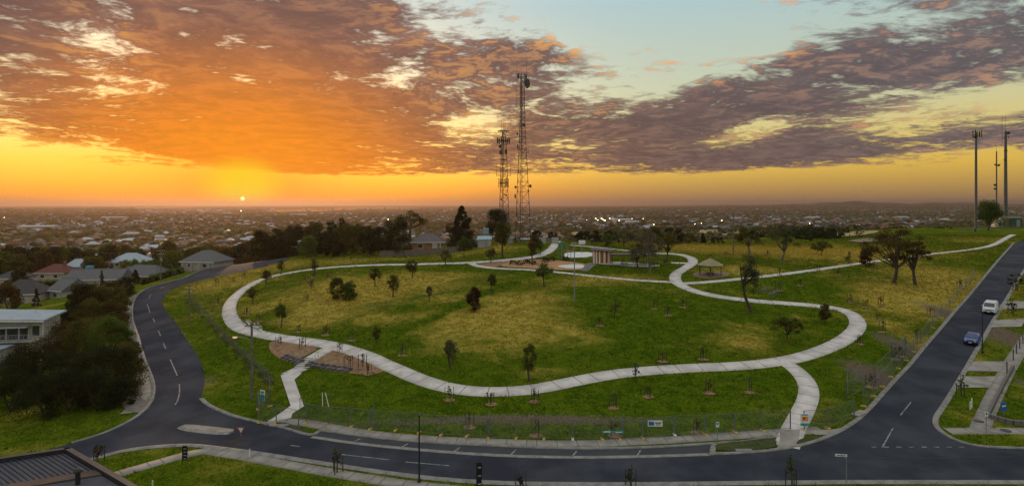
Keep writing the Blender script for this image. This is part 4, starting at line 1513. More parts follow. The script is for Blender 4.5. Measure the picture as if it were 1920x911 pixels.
MB().path([(0, 0, h5 - 1.0), (-.8, -.3, h5 - .4)], [.04, .03], 5).build('stay', STEEL, p5)


WIREM = pmat('cable', (.10, .10, .10), None, 1, .9)


def wires(a, b, sag, label, offs):
    for k, o_ in enumerate(offs):
        m = MB()
        pts = []
        side = Vector((-(b - a).y, (b - a).x, 0)).normalized()
        for i in range(19):
            u = i / 18
            p = a.lerp(b, u) + side * o_
            p.z -= 4 * sag * u * (1 - u) + .25
            pts.append(p)
        m.path(pts, [.012] * 19, 4)
        tag(m.build('overhead_wire', WIREM), label, 'wire', 'overhead wires over the park')


wires(top1, top4, 2.2, 'overhead wire crossing the lawn to the tall slender grey pole', (-.5, .5))
wires(top4, top5, 1.4, 'overhead wire from the slender grey pole to the far timber pole', (-.3, .3))
wires(top2, top1, .9, 'overhead wire along the chain link fence', (-.55, 0, .55))
wires(top3, top2, .9, 'overhead wire from the road bend to the grass bank pole', (-.55, 0, .55))
far3 = at(120, 460, 320)
wires(top3, far3, 2.0, 'overhead wire leaving the road bend pole towards the town', (-.5, .5))


def street_lamp(label, px, py, top, arm=None):
    b = G(px, py)
    h = (py - top) * b.y / F
    t = thing('street_lamp', label, 'street lamp', b)
    MB().tube((0, 0, -.1), (0, 0, h), .085, .055, 10).build('post', BLK, t)
    MB().lathe((0, 0, 0), [(.16, 0), (.16, .3), (.09, .36)], 10).build('base_cover', BLK, t)
    if arm:
        MB().path([(0, 0, h - .15), (arm * .5, 0, h + .12), (arm, 0, h + .18)], [.05, .04, .04], 6).build('arm', BLK, t)
        MB().box((arm + math.copysign(.25, arm), 0, h + .18), (.62, .24, .09)).build('lantern', BLK, t)
    else:
        MB().box((0, .3, h + .02), (.24, .75, .09)).build('lantern', BLK, t)
    return t


street_lamp('plain black lamp post on the near verge of the front road', 786, 904, 779)
street_lamp('black street lamp with a side arm on the verge by the blue car', 1842, 662, 584, -1.9)
street_lamp('dark street lamp far up the eastern road', 1922, 500, 468, -1.2)

# ------------------------------------------------------------------ park buildings
ROOFT = pmat('gazebo_roof', (.27, .225, .12), (.20, .165, .09), 1.4, .6)
BROWN = pmat('brown_steel', (.075, .048, .034), (.05, .033, .025), 2, .6)
gb = G(1332, 516)
gz = thing('gazebo', 'hexagonal gazebo with a tan pyramid roof on slim posts', 'gazebo', gb)
gs = gb.y / F
re, he, ht = 26 * gs, 19 * gs, 32 * gs
for k in range(6):
    a0, a1 = R(60 * k + 10), R(60 * k + 70)
    e0 = Vector((re * math.cos(a0), re * math.sin(a0), he))
    e1 = Vector((re * math.cos(a1), re * math.sin(a1), he))
    ap = Vector((0, 0, ht))
    up = Vector((0, 0, .07))
    MB().add([e0, e1, ap, e0 + up, e1 + up, ap + up], [(0, 2, 1), (3, 4, 5), (0, 1, 4, 3), (1, 2, 5, 4), (2, 0, 3, 5)]).build('roof_panel', ROOFT, gz)
    pp = Vector((re * .84 * math.cos(a0), re * .84 * math.sin(a0), 0))
    MB().tube(pp + Vector((0, 0, -.1)), pp + Vector((0, 0, he + .12)), .075, n=8).build('post', BROWN, gz)
    MB().tube(e0 * .97 + Vector((0, 0, -.03)), e1 * .97 + Vector((0, 0, -.03)), .06, n=5).build('eave_beam', BROWN, gz)
MB().lathe((0, 0, ht - .02), [(.16, 0), (.18, .15), (.03, .42)], 8).build('finial', ROOFT, gz)


def picnic(loc, rz, label):
    t = thing('picnic_table', label, 'picnic table', loc, rz)
    for k in range(4):
        MB().box((0, -.3 + k * .2, .74), (1.8, .17, .045)).build('top_slat', TIMBER, t)
    for s in (-1, 1):
        MB().box((0, s * .75, .45), (1.8, .28, .05)).build('bench_seat', TIMBER, t)
        MB().box((s * .6, 0, .36), (.09, 1.5, .08)).box((s * .6, 0, .18), (.10, .6, .72)).build('leg', BROWN, t)
    return t


picnic(gb + Vector((0, 0, .05)), .3, 'timber picnic table under the gazebo roof')

# striped amenities block and open shelter
sb = G(1129, 494)
ss = sb.y / F
bw, bh = 33 * ss, 23.5 * ss
st = thing('amenities_block', 'small block clad in white, orange and brown vertical slats', 'amenities block', sb, R(-3))
MB().box((0, 1.6, bh / 2 - .1), (bw - .1, 3.0, bh + .1)).build('wall', pmat('block_wall', (.30, .26, .22), (.22, .19, .16), 2, .8), st)
SL = [pmat('slat_white', (.78, .72, .66), (.70, .64, .58), 2, .6), pmat('slat_orange', (.62, .20, .045), (.52, .17, .04), 2, .6), pmat('slat_brown', (.13, .055, .03), None, 2, .6), pmat('slat_yellow', (.62, .38, .07), (.52, .32, .06), 2, .6)]
for k in range(13):
    MB().box((-bw / 2 + (k + .5) * bw / 13, .04, bh / 2 - .06), (bw / 13 * .80, .10, bh + .06 - k * .014)).build('slat', SL[(0, 1, 0, 2, 0, 1, 2, 3, 0, 2, 1, 0, 1)[k]], st)
for k in range(8):
    MB().box((bw / 2 + .04, .3 + k * .36, bh / 2 - .15), (.10, .24, bh - .1)).build('slat', SL[k % 4], st)
MB().add([(-bw / 2 - .4, -.5, bh + .12), (bw / 2 + .5, -.5, bh - .22), (bw / 2 + .5, 3.6, bh + .1), (-bw / 2 - .4, 3.6, bh + .5),
          (-bw / 2 - .4, -.5, bh + .30), (bw / 2 + .5, -.5, bh - .04), (bw / 2 + .5, 3.6, bh + .28), (-bw / 2 - .4, 3.6, bh + .68)],
         [(3, 2, 1, 0), (4, 5, 6, 7), (0, 1, 5, 4), (1, 2, 6, 5), (2, 3, 7, 6), (3, 0, 4, 7)]).build('roof', BROWN, st)
pb = G(1190, 498)
sh = thing('open_shelter', 'long open picnic shelter with a thin brown flat roof on posts', 'shelter', pb, R(-4))
L2 = 44 * ss
rh = 20 * ss
MB().box((0, 1.2, rh + .02), (L2 * 2, 4.6, .16)).build('roof', BROWN, sh)
MB().box((0, -1.12, rh - .05), (L2 * 2 + .1, .08, .26)).build('fascia', BROWN, sh)
for k in range(5):
    for yy in (-.9, 3.2):
        MB().box((-L2 + .5 + k * (2 * L2 - 1) / 4, yy, rh / 2 - .1), (.13, .13, rh + .1)).build('post', BROWN, sh)
picnic(pb + Vector((-2.4, 1.2, .1)), .1, 'timber picnic table at the slatted end of the open shelter')
picnic(pb + Vector((2.2, 1.2, .1)), -.1, 'timber picnic table at the far end of the open shelter')

# backboard, climbing frame and play poles
bb = G(1091, 474)
bs = bb.y / F
hp = thing('basketball_hoop', 'white basketball backboard on a pole behind the half court', 'basketball hoop', bb)
MB().tube((0, 0, -.1), (0, 0, 20 * bs), .09, .08, 8).build('pole', STEEL, hp)
MB().box((0, -.5, 20 * bs), (1.9, .06, 1.15)).build('backboard', WHT, hp)
rim = MB()
for k in range(12):
    a0, a1 = 2 * math.pi * k / 12, 2 * math.pi * (k + 1) / 12
    rim.tube((.23 * math.cos(a0), -.8 + .23 * math.sin(a0), 20 * bs - .4), (.23 * math.cos(a1), -.8 + .23 * math.sin(a1), 20 * bs - .4), .014, n=4)
rim.build('rim', SL[1], hp)
MB().box((0, -.25, 20 * bs - .2), (.1, .5, .1)).build('bracket', STEEL, hp)
cb = G(1053, 488)
cs = cb.y / F
cfm = thing('climbing_frame', 'tall climbing frame with steel poles and a green panel', 'play equipment', cb)
for (x, y, h) in ((0, 0, 41), (.9, 2.2, 36), (1.7, .2, 26), (-.8, 2.0, 30), (2.6, 1.4, 20)):
    MB().tube((x, y, -.1), (x, y, h * cs), .07, n=7).build('pole', STEEL, cfm)
MB().box((.2, 1.0, 27 * cs), (1.9, .07, 12 * cs)).build('green_panel', pmat('play_green', (.06, .22, .07), None, 2, .6), cfm)
for k in range(6):
    MB().tube((0, 0, (8 + k * 5) * cs), (.9, 2.2, (8 + k * 5) * cs), .035, n=5).build('rung', STEEL, cfm)
MB().box((1.9, .8, 17 * cs), (1.3, 1.1, .1)).build('deck', SL[1], cfm)
net = MB()
for k in range(6):
    net.tube((.9 + k * .16, 2.2 - k * .3, 36 * cs - k * .35), (2.6, 1.4, 2 + k * .2), .03, n=4)
net.build('climbing_ropes', pmat('rope_red', (.30, .07, .05), None, 2, .7), cfm)['kind'] = 'stuff'
for i, (px, py, r) in enumerate(((975, 494, 1.0), (988, 492, 1.2), (1000, 494, 1.1), (962, 493, .8), (1022, 489, .9), (1035, 487, 1.0), (1060, 486, .9))):
    tree(px, py + 2, py - 6, 18, 'bush', ('sage', 'wine', 'olive')[i % 3], ('low grey-green', 'low reddish', 'low olive')[i % 3] + ' planting clump in the playground beds', 'bed_plant', 'plant', 'planting clumps in the playground beds')

# white seat by the loop path
se = G(468, 612)
wt = thing('park_seat', 'pale angled concrete seat at the inside of the path bend', 'bench', se)
q0, q1, q2 = G(464, 604) - se, G(473, 612) - se, G(488, 616) - se
for a, b in ((q0, q1), (q1, q2), (q2, G(489, 623) - se)):
    m = (a + b) / 2
    MB().box((m.x, m.y, m.z + .24), ((b - a).to_2d().length + .1, .45, .46), math.atan2(b.y - a.y, b.x - a.x)).build('seat_block', WHT, wt)
    MB().box((m.x, m.y, m.z + .50), ((b - a).to_2d().length * .9, .5, .06), math.atan2(b.y - a.y, b.x - a.x)).build('seat_slab', TIMBER, wt)

# stairs of the entry path
sa, sbm = EW[1], EW[2]
stv = sbm - sa
ang = math.atan2(stv.y, stv.x)
sta = thing('stairs', 'concrete stairs with steel handrails between two rock walls', 'stairs', sa)
n = 10
for k in range(n):
    c = stv * ((k + .5) / n)
    zt = stv.z * (k + .5) / n + .10
    MB().box((c.x, c.y, zt - .25), (stv.to_2d().length / n * .985, 2.2, .5), ang).build('step', CONC if k % 2 else CONC2, sta)
for s in (-1, 1):
    off = Vector((-math.sin(ang), math.cos(ang), 0)) * 1.0 * s
    for k in range(4):
        p = stv * (k / 3) + off
        MB().tube(p, p + Vector((0, 0, 1.05)), .028, n=6).build('rail_post', STEEL, sta)
    MB().tube(off + Vector((0, 0, 1.05)), stv + off + Vector((0, 0, 1.05)), .03, n=6).tube(off + Vector((0, 0, .6)), stv + off + Vector((0, 0, .6)), .02, n=6).build('handrail', STEEL, sta)
ROCK = pmat('bluestone', (.17, .15, .14), (.09, .08, .075), 1.5, .9, .7)


def rocks(label, px):
    P = [G(*p) for p in px]
    t = thing('rock_wall', label, 'rock wall', P[0])
    L = resample([np.array(p[:2]) for p in P], .95)
    for row in range(2):
        for k, q in enumerate(L):
            sx, sy, sz = random.uniform(.7, 1.1), random.uniform(.4, .65), random.uniform(.28, .42)
            m = MB().box((0, 0, 0), (sx, sy, sz), taper=.8)
            m.v = [(a + random.uniform(-.07, .07), b + random.uniform(-.07, .07), c + random.uniform(-.05, .05)) for a, b, c in m.v]
            yy = q[1] + row * .45
            m.build('rock', ROCK, t, (q[0] - P[0].x + row * .3, yy - P[0].y, z1(q[0], yy) - P[0].z + .16 + row * .18)).rotation_euler = (0, 0, random.uniform(-.4, .4))


rocks('low stacked rock wall in the mulch below the stairs, next to the longer bed', [(578, 686), (600, 690), (628, 694), (650, 697)])
rocks('low stacked rock wall in the smaller mulch bed beside the stairs', [(532, 672), (545, 677), (560, 682)])
for i, (px, py) in enumerate(((1432, 545), (1448, 552), (1456, 548))):
    m = MB().box((0, 0, .16), (1.5, .7, .36), taper=.8)
    tag(m.build('boulder', ROCK, None, G(px, py)), 'flat grey boulder in the bare patch below the long path', 'boulder', 'boulders in the bare patch')

# compound of the lattice towers
PALE = pmat('pale_render', (.36, .34, .31), (.27, .25, .235), 1, .8)
for px in (1017, 1041):
    b = G(px, 457)
    s_ = b.y / F
    t = thing('gate_pier', 'pale rendered block wall beside the tower compound gate', 'wall', b, 0, 'pale wall blocks at the tower gate')
    MB().box((0, 0, 5.6 * s_), (13 * s_, .5, 12 * s_)).build('wall', PALE, t)
    MB().box((0, 0, 12 * s_), (13.6 * s_, .62, .12)).build('coping', CONC2, t)
b = G(1029, 456)
t = thing('steel_gate', 'grey steel picket gate between two pale wall blocks', 'gate', b)
for k in range(9):
    MB().box((-.9 + k * .225, 0, .75), (.05, .05, 1.5)).build('picket', STEEL, t)
MB().box((0, 0, 1.4), (2.0, .06, .06)).box((0, 0, .3), (2.0, .06, .06)).build('rail', STEEL, t)


def shed(name, label, px, base, eave, ridge, wpx, dep, d, wallm, roofm, cat='shed', rz=0.0):
    x = (px - 960) / F * d
    s_ = d / F
    zb = z1(x, d)
    ze = CZ - (eave - H0) * s_ - zb
    zr = CZ - (ridge - H0) * s_ - zb
    w = wpx * s_
    t = thing(name, label, cat, (x, d, zb), rz)
    MB().box((0, dep / 2, ze / 2 - .3), (w, dep, ze + .6)).build('wall', wallm, t)
    o_ = .3
    MB().add([(-w / 2 - o_, -o_, ze), (w / 2 + o_, -o_, ze), (w / 2 + o_, dep + o_, ze), (-w / 2 - o_, dep + o_, ze), (-w / 2 - o_, dep / 2, zr), (w / 2 + o_, dep / 2, zr)],
             [(0, 1, 5, 4), (2, 3, 4, 5), (0, 4, 3), (1, 2, 5), (3, 2, 1, 0)]).build('roof', roofm, t)
    MB().box((w * .15, -.03, ze * .42), (w * .3, .08, ze * .8)).build('door', STEEL, t)
    return t


BLUEM = pmat('pale_blue_metal', (.26, .37, .43), (.20, .30, .36), 1, .5)
shed('shed', 'small shed with a pale blue metal roof beside the conifer', 908, 462, 449, 443, 24, 5, 184, PALE, BLUEM)
b = at(911, 438, 196)
t = thing('water_tank', 'pale blue square tank on a stand behind the shed', 'tank', (b.x, b.y, z1(b.x, b.y)))
ht_ = b.z - z1(b.x, b.y)
MB().box((0, 0, ht_ + .9), (1.8, 1.8, 1.9)).build('tank_body', BLUEM, t)
for (x, y) in ((-.7, -.7), (.7, -.7), (.7, .7), (-.7, .7)):
    MB().box((x, y, ht_ / 2), (.14, .14, ht_)).build('leg', STEEL, t)
shed('equipment_hut', 'low grey equipment hut at the foot of the tall lattice tower', 985, 455, 449, 447, 16, 3, 190, pmat('hut_grey', (.22, .22, .21), None, 1, .8), STEEL)
shed('equipment_hut', 'pale green equipment cabinet at the foot of the shorter lattice tower', 957, 458, 446, 445, 10, 2, 186, pmat('hut_green', (.24, .27, .22), None, 1, .8), STEEL)
shed('equipment_hut', 'dark green equipment shed beside the thick monopole', 1906, 424, 409, 406, 22, 5, 262, pmat('shed_green', (.05, .085, .06), None, 1, .8), pmat('shed_green_roof', (.07, .11, .08), None, 1, .6))
shed('equipment_hut', 'white equipment cabinet between the masts', 1874, 424, 412, 410, 12, 3, 264, WHT, WHT)
for i, (a, b) in enumerate((((1800, 437), (1830, 434)), ((1830, 434), (1860, 433)), ((1860, 433), (1885, 432)), ((1885, 432), (1912, 432)))):
    ga, gb_ = G(*a), G(*b)
    panel(ga, gb_, 'wire mesh fence bay round the mast compound', 'fence bays round the masts', False)
for (px, py) in ((1828, 434), (1853, 432)):
    MB0 = MB().lathe((0, 0, 0), [(.36, 0), (.4, .1), (.4, 1.0), (.3, 1.1)], 10)
    tag(MB0.build('bollard', BLK, None, G(px, py)), 'short dark bollard before the mast compound', 'bollard', 'dark bollards before the masts')


# ------------------------------------------------------------------ houses
GLASS = pmat('window_glass', (.02, .024, .03), (.03, .034, .04), 1, .08, spec=.8)


def house(name, label, px, eave, ridge, wpx, dep, d, wallm, roofm, kind='hip', rz=0.0, wins=2, chim=False):
    x = (px - 960) / F * d
    s_ = d / F
    zb = z1(x, d)
    ze = CZ - (eave - H0) * s_ - zb
    zr = CZ - (ridge - H0) * s_ - zb
    w = wpx * s_
    t = thing(name, label, 'house', (x, d, zb), rz)
    MB().box((0, dep / 2, ze / 2 - 1), (w - 1.0, dep - 1.0, ze + 2)).build('wall', wallm, t)
    W2, D2 = w / 2, dep
    inset = min(dep / 2, W2 * .75) if kind == 'hip' else 0
    r = MB()
    vs = [(-W2, 0, ze), (W2, 0, ze), (W2, D2, ze), (-W2, D2, ze), (-W2 + inset, D2 / 2, zr), (W2 - inset, D2 / 2, zr)]
    r.add(vs + [(a, b, c - .18) for a, b, c in vs[:4]], [(0, 1, 5, 4), (2, 3, 4, 5), (0, 4, 3), (1, 2, 5), (9, 8, 7, 6), (0, 6, 7, 1), (1, 7, 8, 2), (2, 8, 9, 3), (3, 9, 6, 0)])
    ro = r.build('roof', roofm, t)
    cap = MB().tube(vs[4], vs[5], .12, n=5)
    if inset:
        for a, b in ((0, 4), (3, 4), (1, 5), (2, 5)):
            cap.tube(vs[a], vs[b], .10, n=5)
    cap.build('ridge_cap', roofm, ro)
    MB().box((0, -.04, ze - .12), (w, .10, .2)).build('gutter', WHT, ro)
    if chim:
        MB().box((w * .2, dep * .55, zr + .3), (.8, .7, 1.6)).build('chimney', pmat('chimney_brick', (.20, .10, .07), None, 2, .9), ro)
    for k in range(wins):
        cx = -w / 2 + w * (k + .7) / (wins + .4)
        wo = MB().box((cx, .47, ze - 1.25), (1.7, .10, 1.3)).build('window', WHT, t)
        MB().box((cx, .41, ze - 1.25), (1.5, .05, 1.1)).build('pane', GLASS, wo)
    return t


BRICK = pmat('orange_brick', (.34, .17, .085), (.24, .12, .065), 3, .9, .3)
CREAM = pmat('cream_render', (.42, .37, .31), (.33, .29, .245), 1, .85)
TILEG = pmat('grey_tile', (.115, .12, .125), (.08, .083, .088), 2.2, .8, .4)
TILED = pmat('dark_tile', (.055, .052, .052), (.038, .036, .036), 2.2, .8, .4)
TILEM = pmat('mauve_tile', (.135, .115, .115), (.095, .08, .08), 2.2, .85, .5)
TILER = pmat('red_tile', (.135, .045, .032), (.09, .034, .026), 2.2, .85, .5)
METB = pmat('blue_grey_metal', (.30, .36, .40), (.25, .30, .34), 1.2, .45)
PINK = pmat('terracotta_tile', (.25, .135, .10), (.18, .10, .08), 2.2, .85, .4)
hm = house('house', 'orange brick house with a grey-mauve hip roof behind the paling fence', 802, 454, 438, 66, 9, 188, BRICK, TILEM, 'hip', .08, 2)
MB().box((2.2, .2, 1.5), (1.6, .7, 2.8)).build('porch_wall', CREAM, hm)
MB().box((4.0, -.6, 1.4), (.15, .15, 2.8)).build('porch_post', WHT, hm)
house('house', 'long grey-roofed house beside the western road bend', 250, 517, 499, 104, 10, 196, CREAM, TILEG, 'hip', -.25, 3)
house('house', 'low grey metal roof with a pale gable end behind the garden conifer', 172, 524, 507, 100, 9, 180, CREAM, TILEG, 'gable', .12, 2)
house('house', 'house with a pale blue hip metal roof above the wide green shrub', 233, 491, 476, 66, 12, 262, CREAM, METB, 'hip', .1, 2)
h4_ = house('house', 'grey hip-roofed house with open carport beside the upper western road', 368, 491, 471, 76, 11, 200, CREAM, TILEG, 'hip', -.2, 2)
for k in range(4):
    MB().box((-5 + k * 3.4, -.5, 1.2), (.5, .5, 2.6)).build('carport_pier', PALE, h4_)
house('house', 'house with a shiny blue-grey tiled hip roof beyond the red one', 138, 500, 487, 36, 10, 246, CREAM, METB, 'hip', .3, 1)
house('house', 'house with a dark red tiled roof and chimney among the gardens', 90, 512, 497, 60, 10, 226, CREAM, TILER, 'hip', 0, 2, True)
house('house', 'house with a faded pink roof above the long hedge', 27, 494, 482, 36, 10, 284, CREAM, PINK, 'hip', .1, 1)
house('house', 'dark-roofed cottage behind the flat-roofed house', 28, 552, 527, 76, 9, 158, CREAM, TILED, 'hip', .2, 1)
house('house', 'pale gable-ended house beside the dark-roofed cottage', 100, 545, 525, 44, 9, 163, CREAM, TILEG, 'gable', -.35, 1)
house('house', 'grey-roofed house just beyond the garden hedge', 10, 522, 510, 50, 9, 196, CREAM, TILED, 'hip', .1, 1)
b = at(168, 503, 200)
t = thing('blue_cabin', 'bright blue square box standing above the grey metal roof', 'cabin', (b.x, b.y, z1(b.x, b.y)))
hz_ = b.z - z1(b.x, b.y)
MB().box((0, 0, hz_), (1.9, 1.6, 1.7)).build('box_body', pmat('bright_blue', (.05, .28, .46), None, 2, .6), t)
MB().box((0, 0, hz_ / 2 - .5), (.7, .7, hz_)).build('support', PALE, t)

# flat-roofed two-storey house
hx, hy = (14 - 960) / F * 98, 98.0
hb = z1(hx, hy)
mh = thing('house', 'cream two-storey house with a pale metal skillion roof and balcony', 'house', (hx, hy, hb), R(10))
MB().box((-3, 3.0, 3.3), (16, 5, 8.2)).build('wall', CREAM, mh)
MB().tube((5.1, .3, -1.0), (5.1, .3, 7.4), .06, n=6).build('downpipe', WHT, mh)
MB().tube((-12, -.68, 7.95), (5.8, -.68, 7.25), .08, n=6).build('gutter', WHT, mh)
MB().tube((2.0, 4, 8.0), (2.0, 4, 10.0), .03, n=5).tube((1.4, 4, 9.8), (2.6, 4, 9.8), .02, n=4).build('aerial', STEEL, mh)
MB().box((-5, 3.5, 8.3), (1.2, .9, .5)).build('skylight', GLASS, mh)
MB().add([(-12, -.6, 8.0), (5.8, -.6, 7.3), (5.8, 6.0, 7.8), (-12, 6.0, 8.6), (-12, -.6, 8.25), (5.8, -.6, 7.55), (5.8, 6.0, 8.05), (-12, 6.0, 8.85)],
         [(3, 2, 1, 0), (4, 5, 6, 7), (0, 1, 5, 4), (1, 2, 6, 5), (2, 3, 7, 6), (3, 0, 4, 7)]).build('roof', METB, mh)
MB().box((1.0, -.35, 4.1), (7.6, 1.6, .18)).build('balcony_floor', PALE, mh)
MB().box((0.6, -.4, 6.45), (5.6, 1.7, .14)).build('awning', METB, mh)
for k in range(14):
    MB().box((-2.5 + k * .55, -1.1, 4.7), (.04, .04, 1.0)).build('baluster', STEEL, mh)
MB().box((1.0, -1.1, 5.25), (7.4, .06, .06)).build('rail', STEEL, mh)
for (x, w_, z_, h_) in ((-1.2, 1.3, 5.3, 2.1), (.5, 1.6, 5.3, 2.1), (2.2, 1.2, 5.3, 2.1), (4.0, 1.1, 5.6, 1.7), (-4.2, .6, 5.4, .6), (-5.4, .6, 5.4, .6)):
    wo = MB().box((x, .46, z_), (w_ + .14, .10, h_ + .14)).build('window', WHT, mh)
    MB().box((x, .40, z_), (w_, .05, h_)).build('pane', GLASS, wo)
MB().box((-3.2, .2, 7.0), (.8, .5, .7)).build('air_conditioner', WHT, mh)
MB().box((-3.0, -3.0, 1.6), (8.6, 6.0, 3.8)).build('garage_wall', PALE, mh)
MB().box((-3.0, -3.0, 3.62), (9.2, 6.6, .24)).build('garage_roof', METB, mh)
MB().box((-1.2, -6.02, 1.1), (4.0, .10, 2.4)).build('garage_door', pmat('garage_brown', (.05, .028, .022), None, 2, .7), mh)

# near roof at the edge of the front road
RZ = 6.5


def onz(px, py, z):
    d = (CZ - z) * F / (py - H0)
    return Vector(((px - 960) / F * d, d, z))


nA, nB, nC = onz(130, 839, RZ), onz(-60, 867, RZ), onz(262, 915, RZ)
nr = thing('near_house', 'dark flat-roofed house with ribbed metal decking and a lit flue', 'house', (nA.x, nA.y, z1(nA.x, nA.y)))
o0 = Vector(nr.location)
e1, e2 = (nB - nA) * 1.25, (nC - nA) * 1.35
DKM = pmat('dark_roof_metal', (.034, .036, .045), (.024, .025, .032), 1.5, .5)
DKC = pmat('dark_cladding', (.030, .027, .032), (.022, .02, .024), 1.5, .8)
CLAD = pmat('brown_cladding', (.10, .062, .045), (.065, .042, .033), 1.2, .8)


def nprism(name, poly, z0_, z1_, mat, par=None):
    k = len(poly)
    vs = [Vector((p.x, p.y, z0_)) - o0 for p in poly] + [Vector((p.x, p.y, z1_)) - o0 for p in poly]
    fs = [tuple(range(k))[::-1], tuple(range(k, 2 * k))] + [(i, (i + 1) % k, k + (i + 1) % k, k + i) for i in range(k)]
    return MB().add(vs, fs).build(name, mat, par or nr)


nprism('wall', [nA, nA + e1, nA + e1 + e2, nA + e2][::-1], o0.z - .5, RZ - .42, DKC)
u1, u2 = e1.normalized(), e2.normalized()
for (a, b, nn) in ((nA, nA + e1, u2), (nA, nA + e2, u1)):
    nprism('parapet', [a, b, b + nn * .32, a + nn * .32], RZ - 1.0, RZ + .02, DKC)
    nprism('parapet_cap', [a - nn * .05, b - nn * .05, b + nn * .36, a + nn * .36], RZ + .025, RZ + .06, DKM)
dk0 = nA + u1 * .4 + u2 * .4
nprism('roof_deck', [dk0, dk0 + u1 * 15, dk0 + u1 * 15 + u2 * 5.0, dk0 + u2 * 5.0], RZ - .41, RZ - .24, pmat('deck_metal', (.085, .085, .105), (.06, .06, .078), 1.2, .5))
for k in range(46):
    a = dk0 + u1 * (.1 + k * .32)
    ln = 4.9
    nprism('roof_rib', [a, a + u1 * .13, a + u1 * .13 + u2 * ln, a + u2 * ln], RZ - .238, RZ - .17, DKM)
nprism('clad_band', [dk0 + u2 * 5.02, dk0 + u2 * 5.02 + u1 * 15, dk0 + u2 * 6.1 + u1 * 15, dk0 + u2 * 6.1], RZ - .41, RZ - .12, CLAD)
nprism('roof_deck', [dk0 + u2 * 6.12, dk0 + u2 * 6.12 + u1 * 15, dk0 + u2 * 14 + u1 * 15, dk0 + u2 * 14], RZ - .41, RZ - .22, pmat('flat_membrane', (.07, .072, .088), (.05, .052, .066), .8, .8))
fp = dk0 + u2 * 7.0 + u1 * 1.6
fl = MB().lathe(Vector((fp.x, fp.y, RZ - .75)) - o0, [(.14, 0), (.14, 1.3), (.26, 1.32), (.26, 1.4), (.12, 1.55)], 12).build('flue', BLK, nr)
AMB = pmat('amber_light', (.7, .35, .08), None, 2, .5, emit=(1, .42, .06, .9))
q_ = Vector((fp.x, fp.y, RZ - .70)) - o0
MB().box((q_.x + .2, q_.y + .9, q_.z + .05), (.22, 1.5, .06), -.55).build('light_strip', AMB, fl)

# ------------------------------------------------------------------ cars
TYRE = pmat('tyre', (.014, .014, .015), None, 3, .9)
LAMPW = pmat('headlight', (.6, .6, .6), None, 3, .15, spec=.8)
CHROME = pmat('wheel_rim', (.35, .35, .36), None, 3, .35, metal=.8)


def loft(secs, mat_idx=0):
    """closed skin through rectangular sections (x, y half width, z bottom, z top, top half width)"""
    vs, fs = [], []
    for (x, w, z0_, z1_, wt_) in secs:
        vs += [(x, -w, z0_), (x, w, z0_), (x, w * 1.0, (z0_ + z1_) * .52), (x, wt_, z1_), (x, -wt_, z1_), (x, -w * 1.0, (z0_ + z1_) * .52)]
    for k in range(len(secs) - 1):
        for i in range(6):
            j = (i + 1) % 6
            fs.append((k * 6 + i, k * 6 + j, k * 6 + 6 + j, k * 6 + 6 + i))
    fs += [tuple(range(6))[::-1], tuple(range(len(secs) * 6 - 6, len(secs) * 6))]
    return vs, fs


